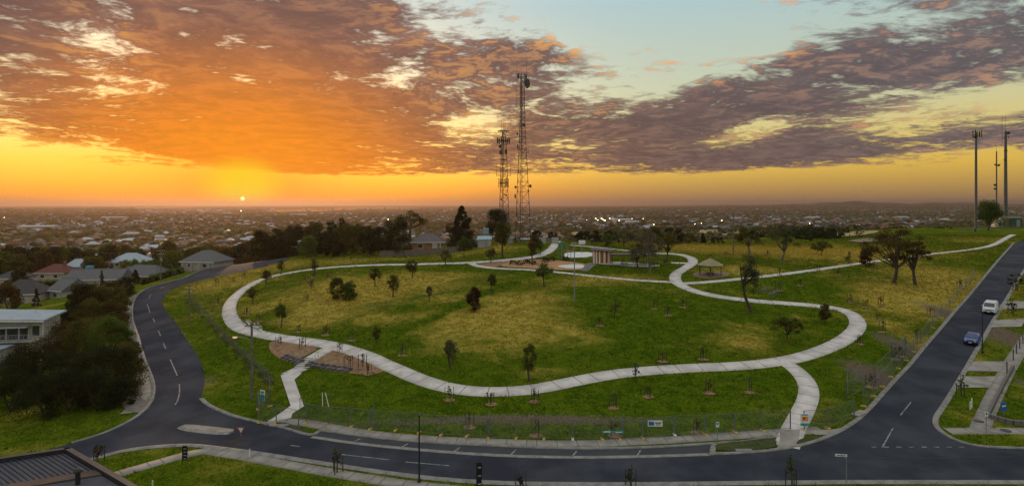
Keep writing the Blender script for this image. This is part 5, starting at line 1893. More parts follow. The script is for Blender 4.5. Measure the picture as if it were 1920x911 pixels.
def car(name, label, cat, loc, rz, paint, van=False):
    t = thing(name, label, cat, loc, rz)
    if van:
        body = [(2.35, .78, .42, .85, .72), (2.25, .90, .30, 1.05, .84), (1.55, .93, .28, 1.18, .88), (-2.3, .93, .28, 1.15, .90), (-2.42, .88, .38, 1.1, .84)]
        cab = [(1.62, .88, 1.1, 1.18, .84), (.95, .88, 1.1, 1.88, .76), (-2.2, .89, 1.1, 1.95, .76), (-2.36, .87, 1.1, 1.8, .74)]
        gl = [(1.70, 1.0, 1.2, 1.84)]
        wb, wr, hgt = 1.48, .33, 1.9
    else:
        body = [(2.12, .66, .38, .66, .58), (2.0, .82, .26, .80, .74), (1.0, .87, .24, .96, .80), (-1.6, .87, .24, 1.0, .82), (-2.05, .82, .30, .96, .74), (-2.14, .70, .40, .85, .62)]
        cab = [(1.05, .80, .90, .97, .76), (.30, .78, .90, 1.44, .60), (-1.25, .78, .92, 1.46, .60), (-1.95, .76, .92, 1.02, .70)]
        wb, wr, hgt = 1.28, .31, 1.45
    vs, fs = loft(body)
    bo = MB().add(vs, fs).build('body', paint, t)
    vs, fs = loft(cab)
    MB().add(vs, fs).build('cabin', paint, t)
    # glass set just proud of the cabin skin
    f0, f1 = cab[0], cab[1]
    d_ = .015
    MB().add([(f0[0] + d_, -f0[4] * .92, f0[3] + .03), (f0[0] + d_, f0[4] * .92, f0[3] + .03), (f1[0] + d_ + .05, f1[4] * .92, f1[3] - .05), (f1[0] + d_ + .05, -f1[4] * .92, f1[3] - .05)], [(0, 1, 2, 3)]).build('windscreen', GLASS, t)
    r0_, r1_ = cab[-2], cab[-1]
    MB().add([(r1_[0] - d_, r1_[4] * .9, r1_[3] * .98 if not van else 1.25), (r1_[0] - d_, -r1_[4] * .9, r1_[3] * .98 if not van else 1.25), (r0_[0] - d_ - .03 - (.1 if van else 0), -r0_[4] * .85, r0_[3] - .12), (r0_[0] - d_ - .03 - (.1 if van else 0), r0_[4] * .85, r0_[3] - .12)], [(0, 1, 2, 3)]).build('rear_window', GLASS, t)
    for s in (-1, 1):
        spans = ((.75, -.15), (-.22, -1.15)) if not van else ((1.15, .35), (.25, -.9))
        for (a, b) in spans:
            zt = hgt - .14
            zb_ = 1.02 if not van else 1.22
            yb, yt = (.805, .635) if not van else (.905, .80)
            aa = min(a, .36) if not van else min(a, .98)
            MB().add([(a, s * yb, zb_), (b, s * yb, zb_), (b, s * yt, zt), (aa, s * yt, zt)], [(0, 1, 2, 3) if s > 0 else (3, 2, 1, 0)]).build('side_window', GLASS, t)
        for x in (wb, -wb):
            w_ = MB().tube((x, s * .62, wr), (x, s * .89, wr), wr, n=16).build('wheel', TYRE, t)
            MB().tube((x, s * .86, wr), (x, s * .905, wr), wr * .6, n=10).build('rim', CHROME, w_)
        fx = body[0][0]
        MB().box((fx - .06, s * .56, .66 if not van else .82), (.14, .30, .15)).build('headlight', LAMPW, t)
        MB().box((body[-1][0] + .02, s * .62, .78 if not van else .95), (.10, .18, .22)).build('tail_light', pmat('tail_red', (.25, .02, .02), None, 3, .3), t)
        MB().box((.82 if not van else 1.25, s * .98, 1.02 if not van else 1.3), (.12, .2, .14)).build('mirror', paint, t)
    MB().box((body[0][0] + .01, 0, .40), (.10, 1.3, .16)).build('bumper', BLK, t)
    MB().box((body[0][0] + .02, 0, .58 if not van else .70), (.06, .8, .12)).build('grille', BLK, t)
    MB().box((body[0][0] + .07, 0, .42), (.02, .38, .11)).build('number_plate', WHT, t)
    return t


WPAINT = pmat('white_car_paint', (.66, .68, .70), (.60, .62, .64), 1, .25, spec=.6)
BPAINT = pmat('blue_car_paint', (.012, .045, .26), (.010, .038, .22), 1, .2, spec=.6)
CPAINT = pmat('sky_blue_car_paint', (.22, .36, .46), (.18, .30, .40), 1, .25, spec=.6)
va, vb = G(1858, 588), G(1826, 648)
rd = G(1879, 573) - G(1841, 637)
ra = math.atan2(-rd.y, -rd.x)
car('van', 'white delivery van parked at the kerb beside the crossovers', 'van', G(1857, 586) + Vector((0, 0, .04)), ra, WPAINT, True)
car('car', 'bright blue car parked at the kerb below the street lamp', 'car', G(1823, 643) + Vector((0, 0, .04)), ra, BPAINT)
lc = G(2, 697)
car('car', 'pale blue car on the drive below the two-storey house', 'car', lc, R(-20), CPAINT)


# ------------------------------------------------------------------ signs
def sign(name, label, px, py, top, w, h, faces, pole=STEEL, d=None, rz=0.0, cat='sign'):
    b = G(px, py)
    s_ = b.y / F
    t = thing(name, label, cat, b, rz)
    H_ = (py - top) * s_
    MB().tube((0, 0, -.1), (0, 0, H_), .04, n=6).build('post', pole, t)
    return t, H_


WORD = pmat('sign_ink', (.03, .03, .035), None, 3, .6)
TEAL = pmat('sign_teal', (.04, .30, .34), None, 3, .6)
ORNG = pmat('sign_orange', (.75, .33, .05), None, 3, .6)
REDS = pmat('sign_red', (.45, .03, .03), None, 3, .6)
BLUES = pmat('sign_blue', (.03, .14, .42), None, 3, .6)


def board(name, label, a, w, h, base, parts, rz=0.0):
    """flat site sign: board with coloured fields standing on its face"""
    t = thing(name, label, 'sign', a, rz)
    MB().box((0, 0, 0), (w, .025, h)).build('board', base, t)
    for i, (x, z, sw, sh_, m) in enumerate(parts):
        MB().box((x * w, -.02 - .004 * i, z * h), (sw * w, .012, sh_ * h)).build('print', m, t)
    return t


b = G(1508, 806)
board('site_sign', 'white site sign with an orange picture and teal footer on the front fence', b + Vector((0, -.12, 1.15)), .95, 1.3, WHT, [(0, .08, .7, .36, ORNG), (-.1, .12, .25, .2, REDS), (0, -.38, 1, .2, TEAL), (0, .40, .6, .08, TEAL)])
b = G(494, 764)
board('site_sign', 'teal and white site sign on the fence beside the stair path', b + Vector((0, -.25, 1.5)), .75, 1.3, WHT, [(0, -.2, 1, .55, TEAL), (0, .3, .6, .2, TEAL), (.05, .05, .6, .08, WORD)], R(-25))
b = (fw[14] + fw[15]) / 2
board('site_sign', 'pale blue and white notice on the front fence near the parking bays', b + Vector((-.4, -.12, 1.45)), 1.5, .62, WHT, [(-.25, 0, .36, .6, BLUES), (.2, .1, .4, .16, WORD), (.2, -.2, .3, .12, WORD)])
b = (fw[12] + fw[13]) / 2
board('site_ribbon', 'torn pale teal ribbon hanging on the front fence', b + Vector((.2, -.12, .85)), 2.2, .22, TEAL, [(-.3, .1, .3, .5, WHT), (.25, -.1, .3, .4, WHT)])
t, hh = sign('parking_sign', 'small white and blue parking sign at the end of the bays', 1345, 836, 790, 0, 0, None)
MB().box((0, -.05, hh - .28), (.32, .02, .5)).build('plate', WHT, t)
MB().box((0, -.066, hh - .18), (.2, .01, .18)).build('print', BLUES, t)
t, hh = sign('give_way_sign', 'red bordered triangular give way sign on the traffic island', 452, 818, 800, 0, 0, None)
MB().add([(-.42, -.05, hh), (.42, -.05, hh), (0, -.05, hh - .74), (-.42, -.03, hh), (.42, -.03, hh), (0, -.03, hh - .74)], [(0, 2, 1), (3, 4, 5), (0, 1, 4, 3), (1, 2, 5, 4), (2, 0, 3, 5)]).build('plate', REDS, t)
MB().add([(-.28, -.06, hh - .08), (.28, -.06, hh - .08), (0, -.06, hh - .56)], [(0, 2, 1)]).build('inner_field', WHT, t)
t, hh = sign('street_name_sign', 'pale street name blade on a thin post at the corner', 1587, 906, 851, 0, 0, None)
MB().box((-.45, 0, hh - .1), (.95, .03, .2), R(-8)).build('blade', WHT, t)
MB().box((-.45, -.022, hh - .1), (.7, .008, .08), R(-8)).build('lettering', BLUES, t)
t, hh = sign('footpath_sign', 'small white and blue sign on a thin post beside the corner footpath', 1849, 815, 771, 0, 0, None)
MB().box((0, -.05, hh - .25), (.34, .02, .5)).build('plate', WHT, t)
MB().box((0, -.066, hh - .2), (.18, .01, .2)).build('print', BLUES, t)
t, hh = sign('lot_sign', 'tilted bright blue sale sign on the corner lot lawn', 1881, 778, 757, 0, 0, None)
MB().box((0, -.05, hh - .3), (.8, .03, 1.0), R(12)).build('plate', BLUES, t)
MB().box((0.02, -.075, hh - .2), (.5, .012, .16), R(12)).build('print', WHT, t)


def banner(label, px, py, top, wpx, lines):
    b = G(px, py)
    s_ = b.y / F
    t = thing('banner', label, 'banner', b)
    h, w = (py - top) * s_, wpx * s_
    MB().tube((-w / 2, 0, -.1), (-w / 2, 0, h), .035, n=6).build('pole', BLK, t)
    MB().add([(-w / 2, -.02, h * .12), (w * .34, -.02, h * .12), (w / 2, -.02, h * .9), (w * .3, -.02, h), (-w / 2, -.02, h * .98), (-w / 2, .02, h * .12), (w * .34, .02, h * .12), (w / 2, .02, h * .9), (w * .3, .02, h), (-w / 2, .02, h * .98)],
             [(4, 3, 2, 1, 0), (5, 6, 7, 8, 9), (0, 1, 6, 5), (1, 2, 7, 6), (2, 3, 8, 7), (3, 4, 9, 8), (4, 0, 5, 9)][:]).build('cloth', pmat('banner_black', (.012, .012, .02), None, 3, .8), t)
    for k in range(lines):
        z = h * (.82 - .6 * k / max(1, lines - 1))
        MB().box((0, -.035, z), (w * .5, .012, h * .045)).build('print', pmat('banner_print', (.35, .35, .38), None, 3, .7), t)


banner('dark feather banner with pale print beside the near footpath', 347, 866, 835, 10, 4)
banner('dark feather banner with pale print on the verge by the front road', 899, 918, 866, 11, 3)
for (px, py, top, lab) in ((468, 858, 841, 'short white marker post on the near verge'), (1819, 768, 752, 'pair of white stakes on the corner lawn strip'), (286, 911, 900, 'white marker stake on the near lawn')):
    b = G(px, py)
    h = (py - top) * b.y / F
    m = MB().box((0, 0, h / 2), (.10, .05, h))
    if 'pair' in lab:
        m.box((.42, .3, h / 2 + .15), (.10, .05, h + .3))
    tag(m.build('marker_post', WHT, None, b), lab, 'post')
b = G(612, 764)
t = thing('leaning_stakes', 'pale stakes leaning together on the grass above the front fence', 'stakes', b)
MB().tube((.3, 0, 0), (-.15, .1, 1.7), .05, n=5).build('stake', WHT, t)
MB().tube((-.6, .4, 0), (-.62, .5, 1.6), .05, n=5).build('stake', WHT, t)
MB().tube((.2, .9, 0), (.15, .9, 1.9), .04, n=5).build('stake', TIMBER, t)

# corner lot: low stone wall, covers
P_ = [G(1990, 800), G(1900, 796), G(1852, 783), G(1862, 762), G(1880, 726), G(1900, 690)]
t = thing('retaining_wall', 'low dark stone wall round the corner lot', 'wall', P_[0])
Lw = resample([np.array(p[:2]) for p in P_], .62)
for q, q2 in zip(Lw[:-1], Lw[1:]):
    a_ = math.atan2(q2[1] - q[1], q2[0] - q[0])
    for row in range(2):
        m = MB().box((0, 0, 0), (.60, .32, .24), taper=.95)
        m.build('stone', ROCK, t, ((q[0] + q2[0]) / 2 - P_[0].x, (q[1] + q2[1]) / 2 - P_[0].y, z1(*q) - P_[0].z + .12 + row * .25)).rotation_euler = (0, 0, a_ + random.uniform(-.05, .05))
for (px, py) in ((1835, 790), (1886, 808)):
    tag(MB().lathe((0, 0, .07), [(.48, 0), (.48, .03), (.44, .035)], 16).build('manhole_cover', pmat('cast_iron', (.05, .05, .05), None, 3, .6), None, G(px, py)), 'dark round cover set in the corner footpath', 'manhole cover', 'covers in the corner footpath')
for i, (px, py) in enumerate(((1900, 676), (1906, 664), (1912, 654), (1918, 644), (1888, 700))):
    tag(MB().box((0, 0, .75), (.09, .09, 1.6)).build('fence_post', STAKE, None, G(px, py)), 'dark timber post in the line beside the eastern footpath', 'post', 'posts beside the eastern footpath')
for (px, py, w_, h_, lab) in ((1612, 776, 2.2, .9, 'concrete drain lid at the kerb corner of the eastern road'), (1795, 829, 0, 0, ''), (1395, 846, 1.6, .5, 'dark drain inlet in the kerb of the entry verge'), (524, 799, 2.0, .5, 'dark drain inlet in the kerb by the stair path')):
    if w_:
        tag(MB().box((0, 0, .11), (w_, h_, .14), .6 if px > 1500 else 0).box((0, -h_ / 2 - .03, .08), (w_ * .8, .05, .10), .6 if px > 1500 else 0).build('drain_pit', CONC2 if px > 1500 else KERB, None, G(px, py)), lab, 'drain')

# ------------------------------------------------------------------ town on the plain
rng = np.random.default_rng(21)


def seen(X, Y, top):
    """which points of height top over the ground clear the crest of the hill"""
    Z = zf(X, Y) + top
    r = np.hypot(X, Y)
    sl_ = (Z - CZ) / r
    ok = np.ones(len(X), bool)
    for f in np.concatenate([np.linspace(.04, .9, 26)]):
        d = np.minimum(r * f, 60 + 420 * f)
        xs, ys = X / r * d, Y / r * d
        ok &= ((zf(xs, ys) + .8 - CZ) / d) < sl_
    return ok


def in_view(X, Y):
    return (Y > 0) & (np.abs(X / np.maximum(Y, 1)) < .93)


def town_grid(sx, sy, r0, r1, rot, keep):
    n = int(r1 / min(sx, sy)) + 2
    i, j = np.meshgrid(np.arange(-n, n), np.arange(-n, n))
    x = (i * sx + rng.normal(size=i.shape) * sx * .12).ravel()
    y = (j * sy + (j % 2) * 5 + rng.normal(size=i.shape) * sy * .10).ravel()
    c, s_ = math.cos(rot), math.sin(rot)
    X, Y = x * c - y * s_, x * s_ + y * c
    r = np.hypot(X, Y)
    m = (r > r0) & (r < r1) & in_view(X, Y) & (rng.random(len(X)) < keep)
    return X[m], Y[m]


X1, Y1 = town_grid(20, 27, 225, 900, .35, .72)
X2, Y2 = town_grid(27, 36, 900, 2600, .2, .55)
X3, Y3 = town_grid(52, 70, 2600, 6500, .1, .42)
HX, HY = np.concatenate([X1, X2, X3]), np.concatenate([Y1, Y2, Y3])
HZ = zf(HX, HY)
blob = np.sin(HX / 190 + 2) * np.sin(HY / 260) + .5 * np.sin(HX / 83) * np.cos(HY / 97)
m = (HZ < -8.0) & (blob > -.75) & ~((HX > -40) & (HY < 760)) & ~((HX > 50) & (HY < 1100) & (HX / HY > .08))
m &= ~((HX > -190) & (HY < 262))
m &= ~((HX / HY > -.48) & (HX / HY < -.10) & (np.hypot(HX, HY) > 3400) & (rng.random(len(HX)) < .85))
HX, HY = HX[m], HY[m]
ok = seen(HX, HY, 5.0)
HX, HY = HX[ok], HY[ok]
HZ = zf(HX, HY)
hr = np.hypot(HX, HY)
order = np.argsort(hr)
HX, HY, HZ, hr = HX[order], HY[order], HZ[order], hr[order]
print('town houses', len(HX))

TWALL = [pmat('town_wall_cream', (.36, .31, .26), None, .3, .9), pmat('town_wall_brick', (.22, .13, .09), None, .3, .9), pmat('town_wall_white', (.50, .48, .45), None, .3, .9)]
TROOF = [('terracotta', PINK), ('dark red', TILER), ('dark grey', TILED), ('mid grey', TILEG), ('pale metal', pmat('pale_metal_roof', (.40, .42, .45), (.32, .34, .37), .3, .4)), ('pale blue metal', METB)]


def hip_geo(w, dp, he, hr_):
    W2, D2 = w / 2, dp / 2
    i = min(D2, W2) * .8
    wall = MB().box((0, 0, he / 2 - .6), (w - .8, dp - .8, he + 1.2))
    roof = MB().add([(-W2, -D2, he), (W2, -D2, he), (W2, D2, he), (-W2, D2, he), (-W2 + i, 0, hr_), (W2 - i, 0, hr_)], [(0, 1, 5, 4), (2, 3, 4, 5), (0, 4, 3), (1, 2, 5), (3, 2, 1, 0)])
    return wall, roof


shapes = [(15, 11, 2.8, 5.4), (18, 12, 2.9, 5.8), (13, 10, 5.4, 7.8), (20, 10, 2.8, 5.0)]
geo = [hip_geo(*s) for s in shapes]
wm_ = [[g_[0].mesh('wall', w) for w in TWALL] for g_ in geo]
rm_ = [[g_[1].mesh('roof', r[1]) for r in TROOF] for g_ in geo]
NH = 290
for k in range(min(NH, len(HX))):
    gi = int(rng.choice(4, p=[.4, .28, .12, .2]))
    ri = int(rng.choice(6, p=[.22, .15, .23, .22, .09, .09]))
    wi_ = int(rng.integers(3))
    t = thing('house', 'small suburban house with a %s hip roof in the town below the hill' % TROOF[ri][0], 'house', (HX[k], HY[k], HZ[k]), .35 + rng.integers(4) * math.pi / 2 + rng.normal() * .08, 'suburban houses with %s roofs in the town' % TROOF[ri][0])
    for nm, me in (('wall', wm_[gi][wi_]), ('roof', rm_[gi][ri])):
        o = bpy.data.objects.new(nm, me)
        COL.objects.link(o)
        o.parent = t
# the rest of the town is too small to tell apart
for ri in range(6):
    V, T = [], []
    sel = [k for k in range(NH, len(HX)) if int(np.searchsorted([.24, .40, .66, .88, .94], (k * 2654435761 % 1000) / 1000)) == ri]
    for k in sel:
        sc = 1 + min(2.2, max(0, hr[k] - 2200) / 2200)
        w, dp, he, hh = 16 * sc, 11 * sc, 2.9 * (1 + .25 * (sc - 1)), 5.2 * (1 + .25 * (sc - 1))
        a = .3 + (k % 2) * 1.57
        c, s_ = math.cos(a), math.sin(a)
        o_ = len(V)
        for (x, y, z) in ((-w / 2, -dp / 2, -1), (w / 2, -dp / 2, -1), (w / 2, dp / 2, -1), (-w / 2, dp / 2, -1), (-w / 2, -dp / 2, he), (w / 2, -dp / 2, he), (w / 2, dp / 2, he), (-w / 2, dp / 2, he), (-w * .2, 0, hh), (w * .2, 0, hh)):
            V.append((HX[k] + x * c - y * s_, HY[k] + x * s_ + y * c, HZ[k] + z))
        for f in ((0, 1, 5, 4), (1, 2, 6, 5), (2, 3, 7, 6), (3, 0, 4, 7), (4, 5, 9, 8), (6, 7, 8, 9), (5, 6, 9, 9), (7, 4, 8, 8)):
            if f[2] == f[3]:
                T.append(tuple(o_ + q for q in f[:3]))
            else:
                T.append(tuple(o_ + q for q in (f[0], f[1], f[2])))
                T.append(tuple(o_ + q for q in (f[0], f[2], f[3])))
    if V:
        o = bpy.data.objects.new('far_houses', np_mesh('far_houses', V, T, TROOF[ri][1]))
        COL.objects.link(o)
        tag(o, 'mass of far-off %s roofs across the plain' % TROOF[ri][0], 'houses', kind='stuff')
# big pale sheds
for i, (px, py, w) in enumerate(((75, 431, 60), (215, 411, 40), (1165, 416, 34), (1185, 421, 24), (1520, 412, 22), (1690, 411, 24), (1770, 416, 18), (1380, 413, 18), (250, 447, 20), (300, 454, 16), (560, 405, 30))):
    b = G(px, py)
    w_ = w * b.y / F
    t = thing('warehouse', 'long pale-roofed shed far out in the town', 'warehouse', b, .2, 'pale warehouses in the town')
    MB().box((0, 0, 3), (w_, w_ * .5, 8)).build('wall', TWALL[0], t)
    MB().add([(-w_ / 2, -w_ / 4, 7), (w_ / 2, -w_ / 4, 7), (w_ / 2, w_ / 4, 7), (-w_ / 2, w_ / 4, 7), (-w_ / 2, 0, 9), (w_ / 2, 0, 9)], [(0, 1, 5, 4), (2, 3, 4, 5), (0, 4, 3), (1, 2, 5), (3, 2, 1, 0)]).build('roof', TROOF[4][1], t)
rb = house('house', 'white-roofed farmhouse in the fields beyond the eastern lawn', 1628, 437, 432, 24, 9, 420, TWALL[1], TROOF[4][1], 'hip', 0, 1)

# trees between the houses
protoV = []
for k in range(5):
    tb, (V, Fq, tint) = tree_parts('dense' if k % 2 else 'round', 7 + k % 3, 8 + k % 2 * 2, 520, 900 + k, .8)
    protoV.append((tb.mesh('trunk', BARK), [np_mesh('crown', V, Fq, LEAF[l], {'tint': tint}) for l in ('dark', 'olive', 'green', 'rust')]))
nT = 9000
rr = 230 * (1500 / 230) ** rng.random(nT)
aa = rng.uniform(-.75, .75, nT)
TX_, TY_ = np.sin(aa) * rr, np.cos(aa) * rr
keep = (zf(TX_, TY_) < -5.0) & in_view(TX_, TY_) & ~((TX_ > -40) & (TY_ < 600)) & ~((TX_ > 50) & (TY_ < 1000) & (TX_ / TY_ > .1) & (rng.random(nT) < .8)) & ~((TX_ > -190) & (TY_ < 262))
TX_, TY_, rr = TX_[keep], TY_[keep], rr[keep]
# keep clear of the houses
hnear = np.stack([HX[:900], HY[:900]], -1)
good = np.array([np.min((hnear[:, 0] - x) ** 2 + (hnear[:, 1] - y) ** 2) > 81 for x, y in zip(TX_, TY_)])
TX_, TY_, rr = TX_[good], TY_[good], rr[good]
ok = seen(TX_, TY_, 7.0)
TX_, TY_, rr = TX_[ok], TY_[ok], rr[ok]
o_ = np.argsort(rr)
TX_, TY_ = TX_[o_][:1500], TY_[o_][:1500]
TZ_ = zf(TX_, TY_)
print('town trees', len(TX_))
NTI = 280
for k in range(min(NTI, len(TX_))):
    tm, cms = protoV[k % 5]
    li = int(rng.choice(4, p=[.4, .3, .2, .1]))
    t = thing('town_tree', ('dark', 'olive', 'green', 'brownish')[li] + ' garden tree between the houses of the town below the hill', 'tree', (TX_[k], TY_[k], TZ_[k]), rng.random() * 6, ('dark', 'olive', 'green', 'brownish')[li] + ' garden trees of the town')
    s_ = rng.uniform(.55, 1.25)
    t.scale = (s_, s_, s_ * rng.uniform(.8, 1.15))
    for nm, me in (('trunk', tm), ('crown', cms[li])):
        o = bpy.data.objects.new(nm, me)
        COL.objects.link(o)
        o.parent = t


def blobs_mesh(name, X, Y, size, mat, label, hscale=.9):
    """far trees: small ragged clumps, one per tree"""
    t_ = (1 + 5 ** .5) / 2
    ico = np.array([(-1, t_, 0), (1, t_, 0), (-1, -t_, 0), (1, -t_, 0), (0, -1, t_), (0, 1, t_), (0, -1, -t_), (0, 1, -t_), (t_, 0, -1), (t_, 0, 1), (-t_, 0, -1), (-t_, 0, 1)]) / 1.9
    fc = np.array([(0, 11, 5), (0, 5, 1), (0, 1, 7), (0, 7, 10), (0, 10, 11), (1, 5, 9), (5, 11, 4), (11, 10, 2), (10, 7, 6), (7, 1, 8), (3, 9, 4), (3, 4, 2), (3, 2, 6), (3, 6, 8), (3, 8, 9), (4, 9, 5), (2, 4, 11), (6, 2, 10), (8, 6, 7), (9, 8, 1)])
    n_ = len(X)
    Zg = zf(X, Y)
    jit = rng.uniform(.6, 1.3, (n_, 12, 1))
    V = ico[None] * jit * size[:, None, None] * np.array([1, 1, hscale]) + np.stack([X, Y, Zg + size * hscale * .7], -1)[:, None]
    Fa = fc[None] + (np.arange(n_) * 12)[:, None, None]
    tint = np.repeat(rng.random(n_), 12)
    o = bpy.data.objects.new(name, np_mesh(name, V.reshape(-1, 3), Fa.reshape(-1, 3), mat, {'tint': tint}))
    COL.objects.link(o)
    tag(o, label, 'trees', kind='stuff')


blobs_mesh('far_trees', TX_[NTI:], TY_[NTI:], rng.uniform(2.2, 4.4, max(0, len(TX_) - NTI)), LEAF['dark'], 'street and garden trees spread through the farther town')
nT = 26000
rr = 600 * (7500 / 600) ** rng.random(nT)
aa = rng.uniform(-.76, .76, nT)
FX, FY = np.sin(aa) * rr, np.cos(aa) * rr
keep = (zf(FX, FY) < -10) & ~((FX > 60) & (FY < 1100) & (FX / FY > .1) & (rng.random(nT) < .85))
keep = ~((FX / FY > -.64) & (FX / FY < -.10) & (rr > 3000) & (rng.random(nT) < .96)) & keep
FX, FY, rr = FX[keep], FY[keep], rr[keep]
ok = seen(FX, FY, 6.0)
FX, FY, rr = FX[ok], FY[ok], rr[ok]
blobs_mesh('far_trees', FX, FY, rng.uniform(2.5, 5.0, len(FX)) * (1 + np.maximum(0, rr - 1500) / 2600), LEAF['olive'], 'dark mass of trees over the far plain', .75)
# tree lines between the fields to the east
for (a, b, n_) in (((1410, 446), (1560, 441), 60), ((1480, 432), (1700, 424), 90), ((1700, 428), (1800, 424), 50), ((1330, 440), (1440, 430), 60), ((1040, 428), (1300, 424), 120), ((1500, 447), (1560, 445), 40)):
    pa, pb_ = G(*a), G(*b)
    u = rng.random(n_)
    fx, fy = pa.x + (pb_.x - pa.x) * u + rng.normal(size=n_) * 4, pa.y + (pb_.y - pa.y) * u + rng.normal(size=n_) * 6
    sz = rng.uniform(1.0, 2.6, n_) * min(2.4, max(1, pa.y / 500))
    C = np.stack([fx, fy, zf(fx, fy) + sz * .7], -1)
    V, Fq, tint = leaf_cloud(np.repeat(C, 3, 0) + rng.normal(size=(n_ * 3, 3)) * np.repeat(sz, 3)[:, None] * .5, np.repeat(sz, 3) * .75, 26, .75 * max(1, pa.y / 600), rng)
    o = bpy.data.objects.new('field_trees', np_mesh('field_trees', V, Fq, LEAF['dark'], {'tint': tint}))
    COL.objects.link(o)
    tag(o, 'low hedge line of trees between the far fields', 'trees', kind='stuff')
# fields and water
STRAWF = pmat('straw_field', (.36, .26, .11), (.26, .19, .085), .05, .95, coord='World')
EARTHF = pmat('earth_field', (.16, .12, .085), (.22, .17, .10), .05, .95, coord='World')
for q, m_ in (([(1500, 443), (1600, 436), (1650, 433), (1640, 440), (1560, 447)], STRAWF), ([(1040, 437), (1090, 434), (1100, 438), (1060, 444)], STRAWF), ([(1290, 432), (1350, 430), (1440, 436), (1420, 442), (1330, 440)], STRAWF), ([(1580, 452), (1680, 444), (1700, 448), (1620, 457)], EARTHF)):
    patch('field', q, .35, m_, it=1, grid=12.0)
WATER = pmat('lake_water', (.02, .03, .035), None, 1, .12, spec=.9)
for (px, py, w, hpx) in ((600, 393.6, 75, 1.0), (700, 391.2, 80, .7), (300, 390.2, 40, .8), (345, 394.5, 28, .7), (560, 396.5, 50, .7)):
    c = G(px, py)
    near_, far_ = G(px, py + hpx).y, G(px, py - hpx).y
    wx = w * c.y / F
    pts = [(c.x + wx * math.cos(a_) * (1 + .2 * math.sin(3 * a_ + px)), c.y + (far_ - near_) / 2 * math.sin(a_) * (1 + .2 * math.cos(4 * a_ + px))) for a_ in np.linspace(0, 2 * math.pi, 26)[:-1]]
    P = [np.array(p) for p in pts]
    zmax = max(z1(p[0], p[1]) for p in P)
    me = MB().add([(p[0], p[1], zmax + 2.2) for p in P], [tuple(range(len(P)))]).mesh('lake', WATER)
    o = bpy.data.objects.new('lake', me)
    COL.objects.link(o)
    tag(o, kind='structure')
# lights that are still on in the town
AMBER = pmat('lamp_glow', (.9, .7, .35), None, 1, .5, emit=(1, .72, .34, 22))
for (px, py, r_) in ((1117, 415, 1.1), (1121, 418, .8), (1128, 415, 1.3), (1131, 417, .9), (1134, 419, 1.2), (1143, 415, 1.1), (1161, 419, .9), (1185, 415, .8), (1206, 415, .7), (1100, 418, .6), (1353, 419, .9), (1226, 428, .6), (1315, 425, .6), (1303, 427, .5), (8, 412, .8), (178, 486, .12), (313, 492, .14), (62, 484, .16), (281, 491, .1), (553, 466, .12), (728, 417, .9), (452, 398, 2.2), (1518, 426, .7)):
    b = G(px, py)
    t = thing('town_lamp', 'tiny lit lamp shining in the town', 'lamp', b, 0, 'lit lamps in the town')
    hh = 7 if b.y > 400 else 4
    MB().tube((0, 0, 0), (0, 0, hh), .08, n=5).build('post', STEEL, t)
    MB().lathe((0, 0, hh), [(r_ * .5, 0), (r_, r_ * .7), (r_ * .4, r_ * 1.5)], 8).build('lantern', AMBER, t)

# ------------------------------------------------------------------ grass tufts
def tuft_mat():
    m = bpy.data.materials.new('grass_blades')
    m.use_nodes = True
    g = NT(m.node_tree)
    g.n.clear()
    dry = g.node('ShaderNodeAttribute', attribute_name='dry').outputs['Fac']
    tint = g.node('ShaderNodeAttribute', attribute_name='tint').outputs['Fac']
    green = g.mix(tint, (.038, .080, .003), (.118, .148, .008))
    straw = g.mix(tint, (.25, .205, .022), (.50, .36, .08))
    col = g.mix(g.maprange(dry, .15, .75), green, straw)
    d = g.node('ShaderNodeBsdfDiffuse')
    g.put(d.inputs[0], col)
    t = g.node('ShaderNodeBsdfTranslucent')
    g.put(t.inputs[0], col)
    mx = g.node('ShaderNodeMixShader')
    mx.inputs[0].default_value = .45
    g.l.new(d.outputs[0], mx.inputs[1])
    g.l.new(t.outputs[0], mx.inputs[2])
    o = g.node('ShaderNodeOutputMaterial')
    g.l.new(mx.outputs[0], o.inputs[0])
    return m


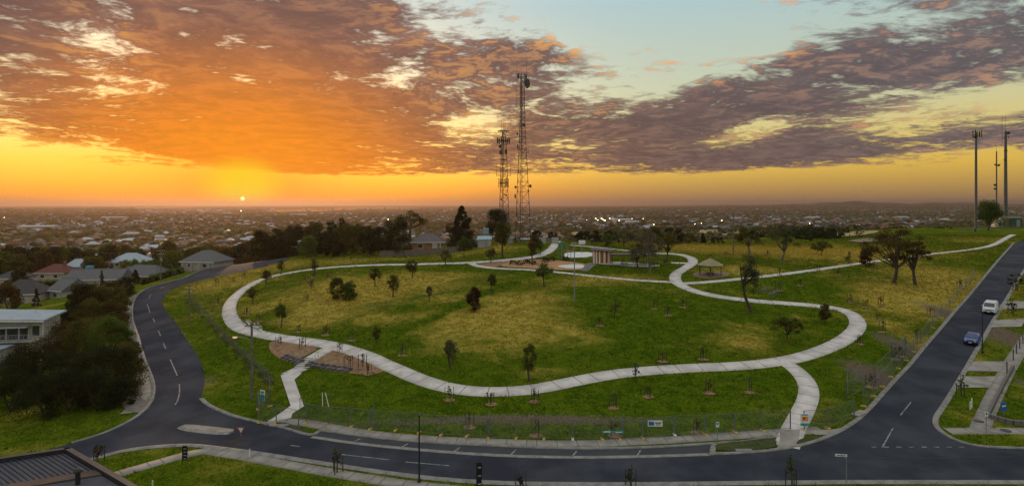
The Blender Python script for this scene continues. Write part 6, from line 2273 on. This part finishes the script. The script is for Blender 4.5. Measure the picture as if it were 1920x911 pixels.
def tufts():
    n = 260000
    r = np.sqrt(rng.uniform(44 ** 2, 285 ** 2, n))
    a = rng.uniform(-.74, .72, n)
    X, Y = np.sin(a) * r, np.cos(a) * r
    bad = np.hypot(X + 150, Y - 200) < 75
    for P in POLY:
        bad |= inside(P, X, Y)
    for P, w in RIB:
        lo, hi = P.min(0) - w, P.max(0) + w
        c = np.nonzero((X > lo[0]) & (X < hi[0]) & (Y > lo[1]) & (Y < hi[1]))[0]
        for i in range(0, len(c), 4000):
            cc = c[i:i + 4000]
            d2 = ((X[cc][:, None] - P[None, :, 0]) ** 2 + (Y[cc][:, None] - P[None, :, 1]) ** 2).min(1)
            bad[cc] |= d2 < (w - .02) ** 2
    X, Y, r = X[~bad], Y[~bad], r[~bad]
    # clumped growth
    cl_ = np.sin(X * .9 + 2 * np.sin(Y * .31)) * np.sin(Y * .8 + 2 * np.sin(X * .27)) * .5 + .5
    k = rng.random(len(X)) < .25 + .75 * cl_
    X, Y, r = X[k], Y[k], r[k]
    n = len(X)
    soil_ = mask(X, Y, SOIL) + rng.normal(size=len(X)) * .15
    k = soil_ < .36
    X, Y, r = X[k], Y[k], r[k]
    n = len(X)
    dry = .24 + track_mask(X, Y) + mask(X, Y, DRY) + mask(X, Y, [g_[:5] for g_ in GREEN]) + rng.normal(size=n) * .14
    h = rng.uniform(.10, .26, n) * (1 + .8 * smooth(.35, .8, dry))
    Z = zf(X, Y)
    V = np.empty((n, 9, 3))
    for b in range(3):
        t = rng.random(n) * 6.283
        wv = .055 * (.6 + r / 110)
        dx, dy = np.cos(t) * wv, np.sin(t) * wv
        ox, oy = rng.normal(size=n) * .12, rng.normal(size=n) * .12
        V[:, b * 3] = np.stack([X + ox - dx, Y + oy - dy, Z - .02], -1)
        V[:, b * 3 + 1] = np.stack([X + ox + dx, Y + oy + dy, Z - .02], -1)
        V[:, b * 3 + 2] = np.stack([X + ox * 1.8 + rng.normal(size=n) * .05, Y + oy * 1.8, Z + h * rng.uniform(.6, 1.1, n)], -1)
    me = np_mesh('grass', V.reshape(-1, 3), np.arange(n * 9).reshape(-1, 3), tuft_mat(), {'dry': np.repeat(dry, 9), 'tint': np.repeat(rng.random(n), 9)})
    o = bpy.data.objects.new('grass', me)
    COL.objects.link(o)
    tag(o, 'uneven green and straw coloured grass over the park', 'grass', kind='stuff')


tufts()

# ------------------------------------------------------------------ haze
hb_ = MB().box((0, 0, -55), (42000, 42000, 280))
hz_o = hb_.build('haze', None)
hz_o.data.materials.clear()
hm_ = bpy.data.materials.new('haze')
hm_.use_nodes = True
hg = NT(hm_.node_tree)
hg.n.clear()
pv = hg.node('ShaderNodeVolumePrincipled')
pv.inputs['Color'].default_value = (.46, .345, .315, 1)
pv.inputs['Density'].default_value = 9.5e-5
pv.inputs['Anisotropy'].default_value = .62
ho = hg.node('ShaderNodeOutputMaterial')
hg.l.new(pv.outputs[0], ho.inputs['Volume'])
hz_o.data.materials.append(hm_)
tag(hz_o, 'thin morning haze over the plain', 'haze', kind='stuff')
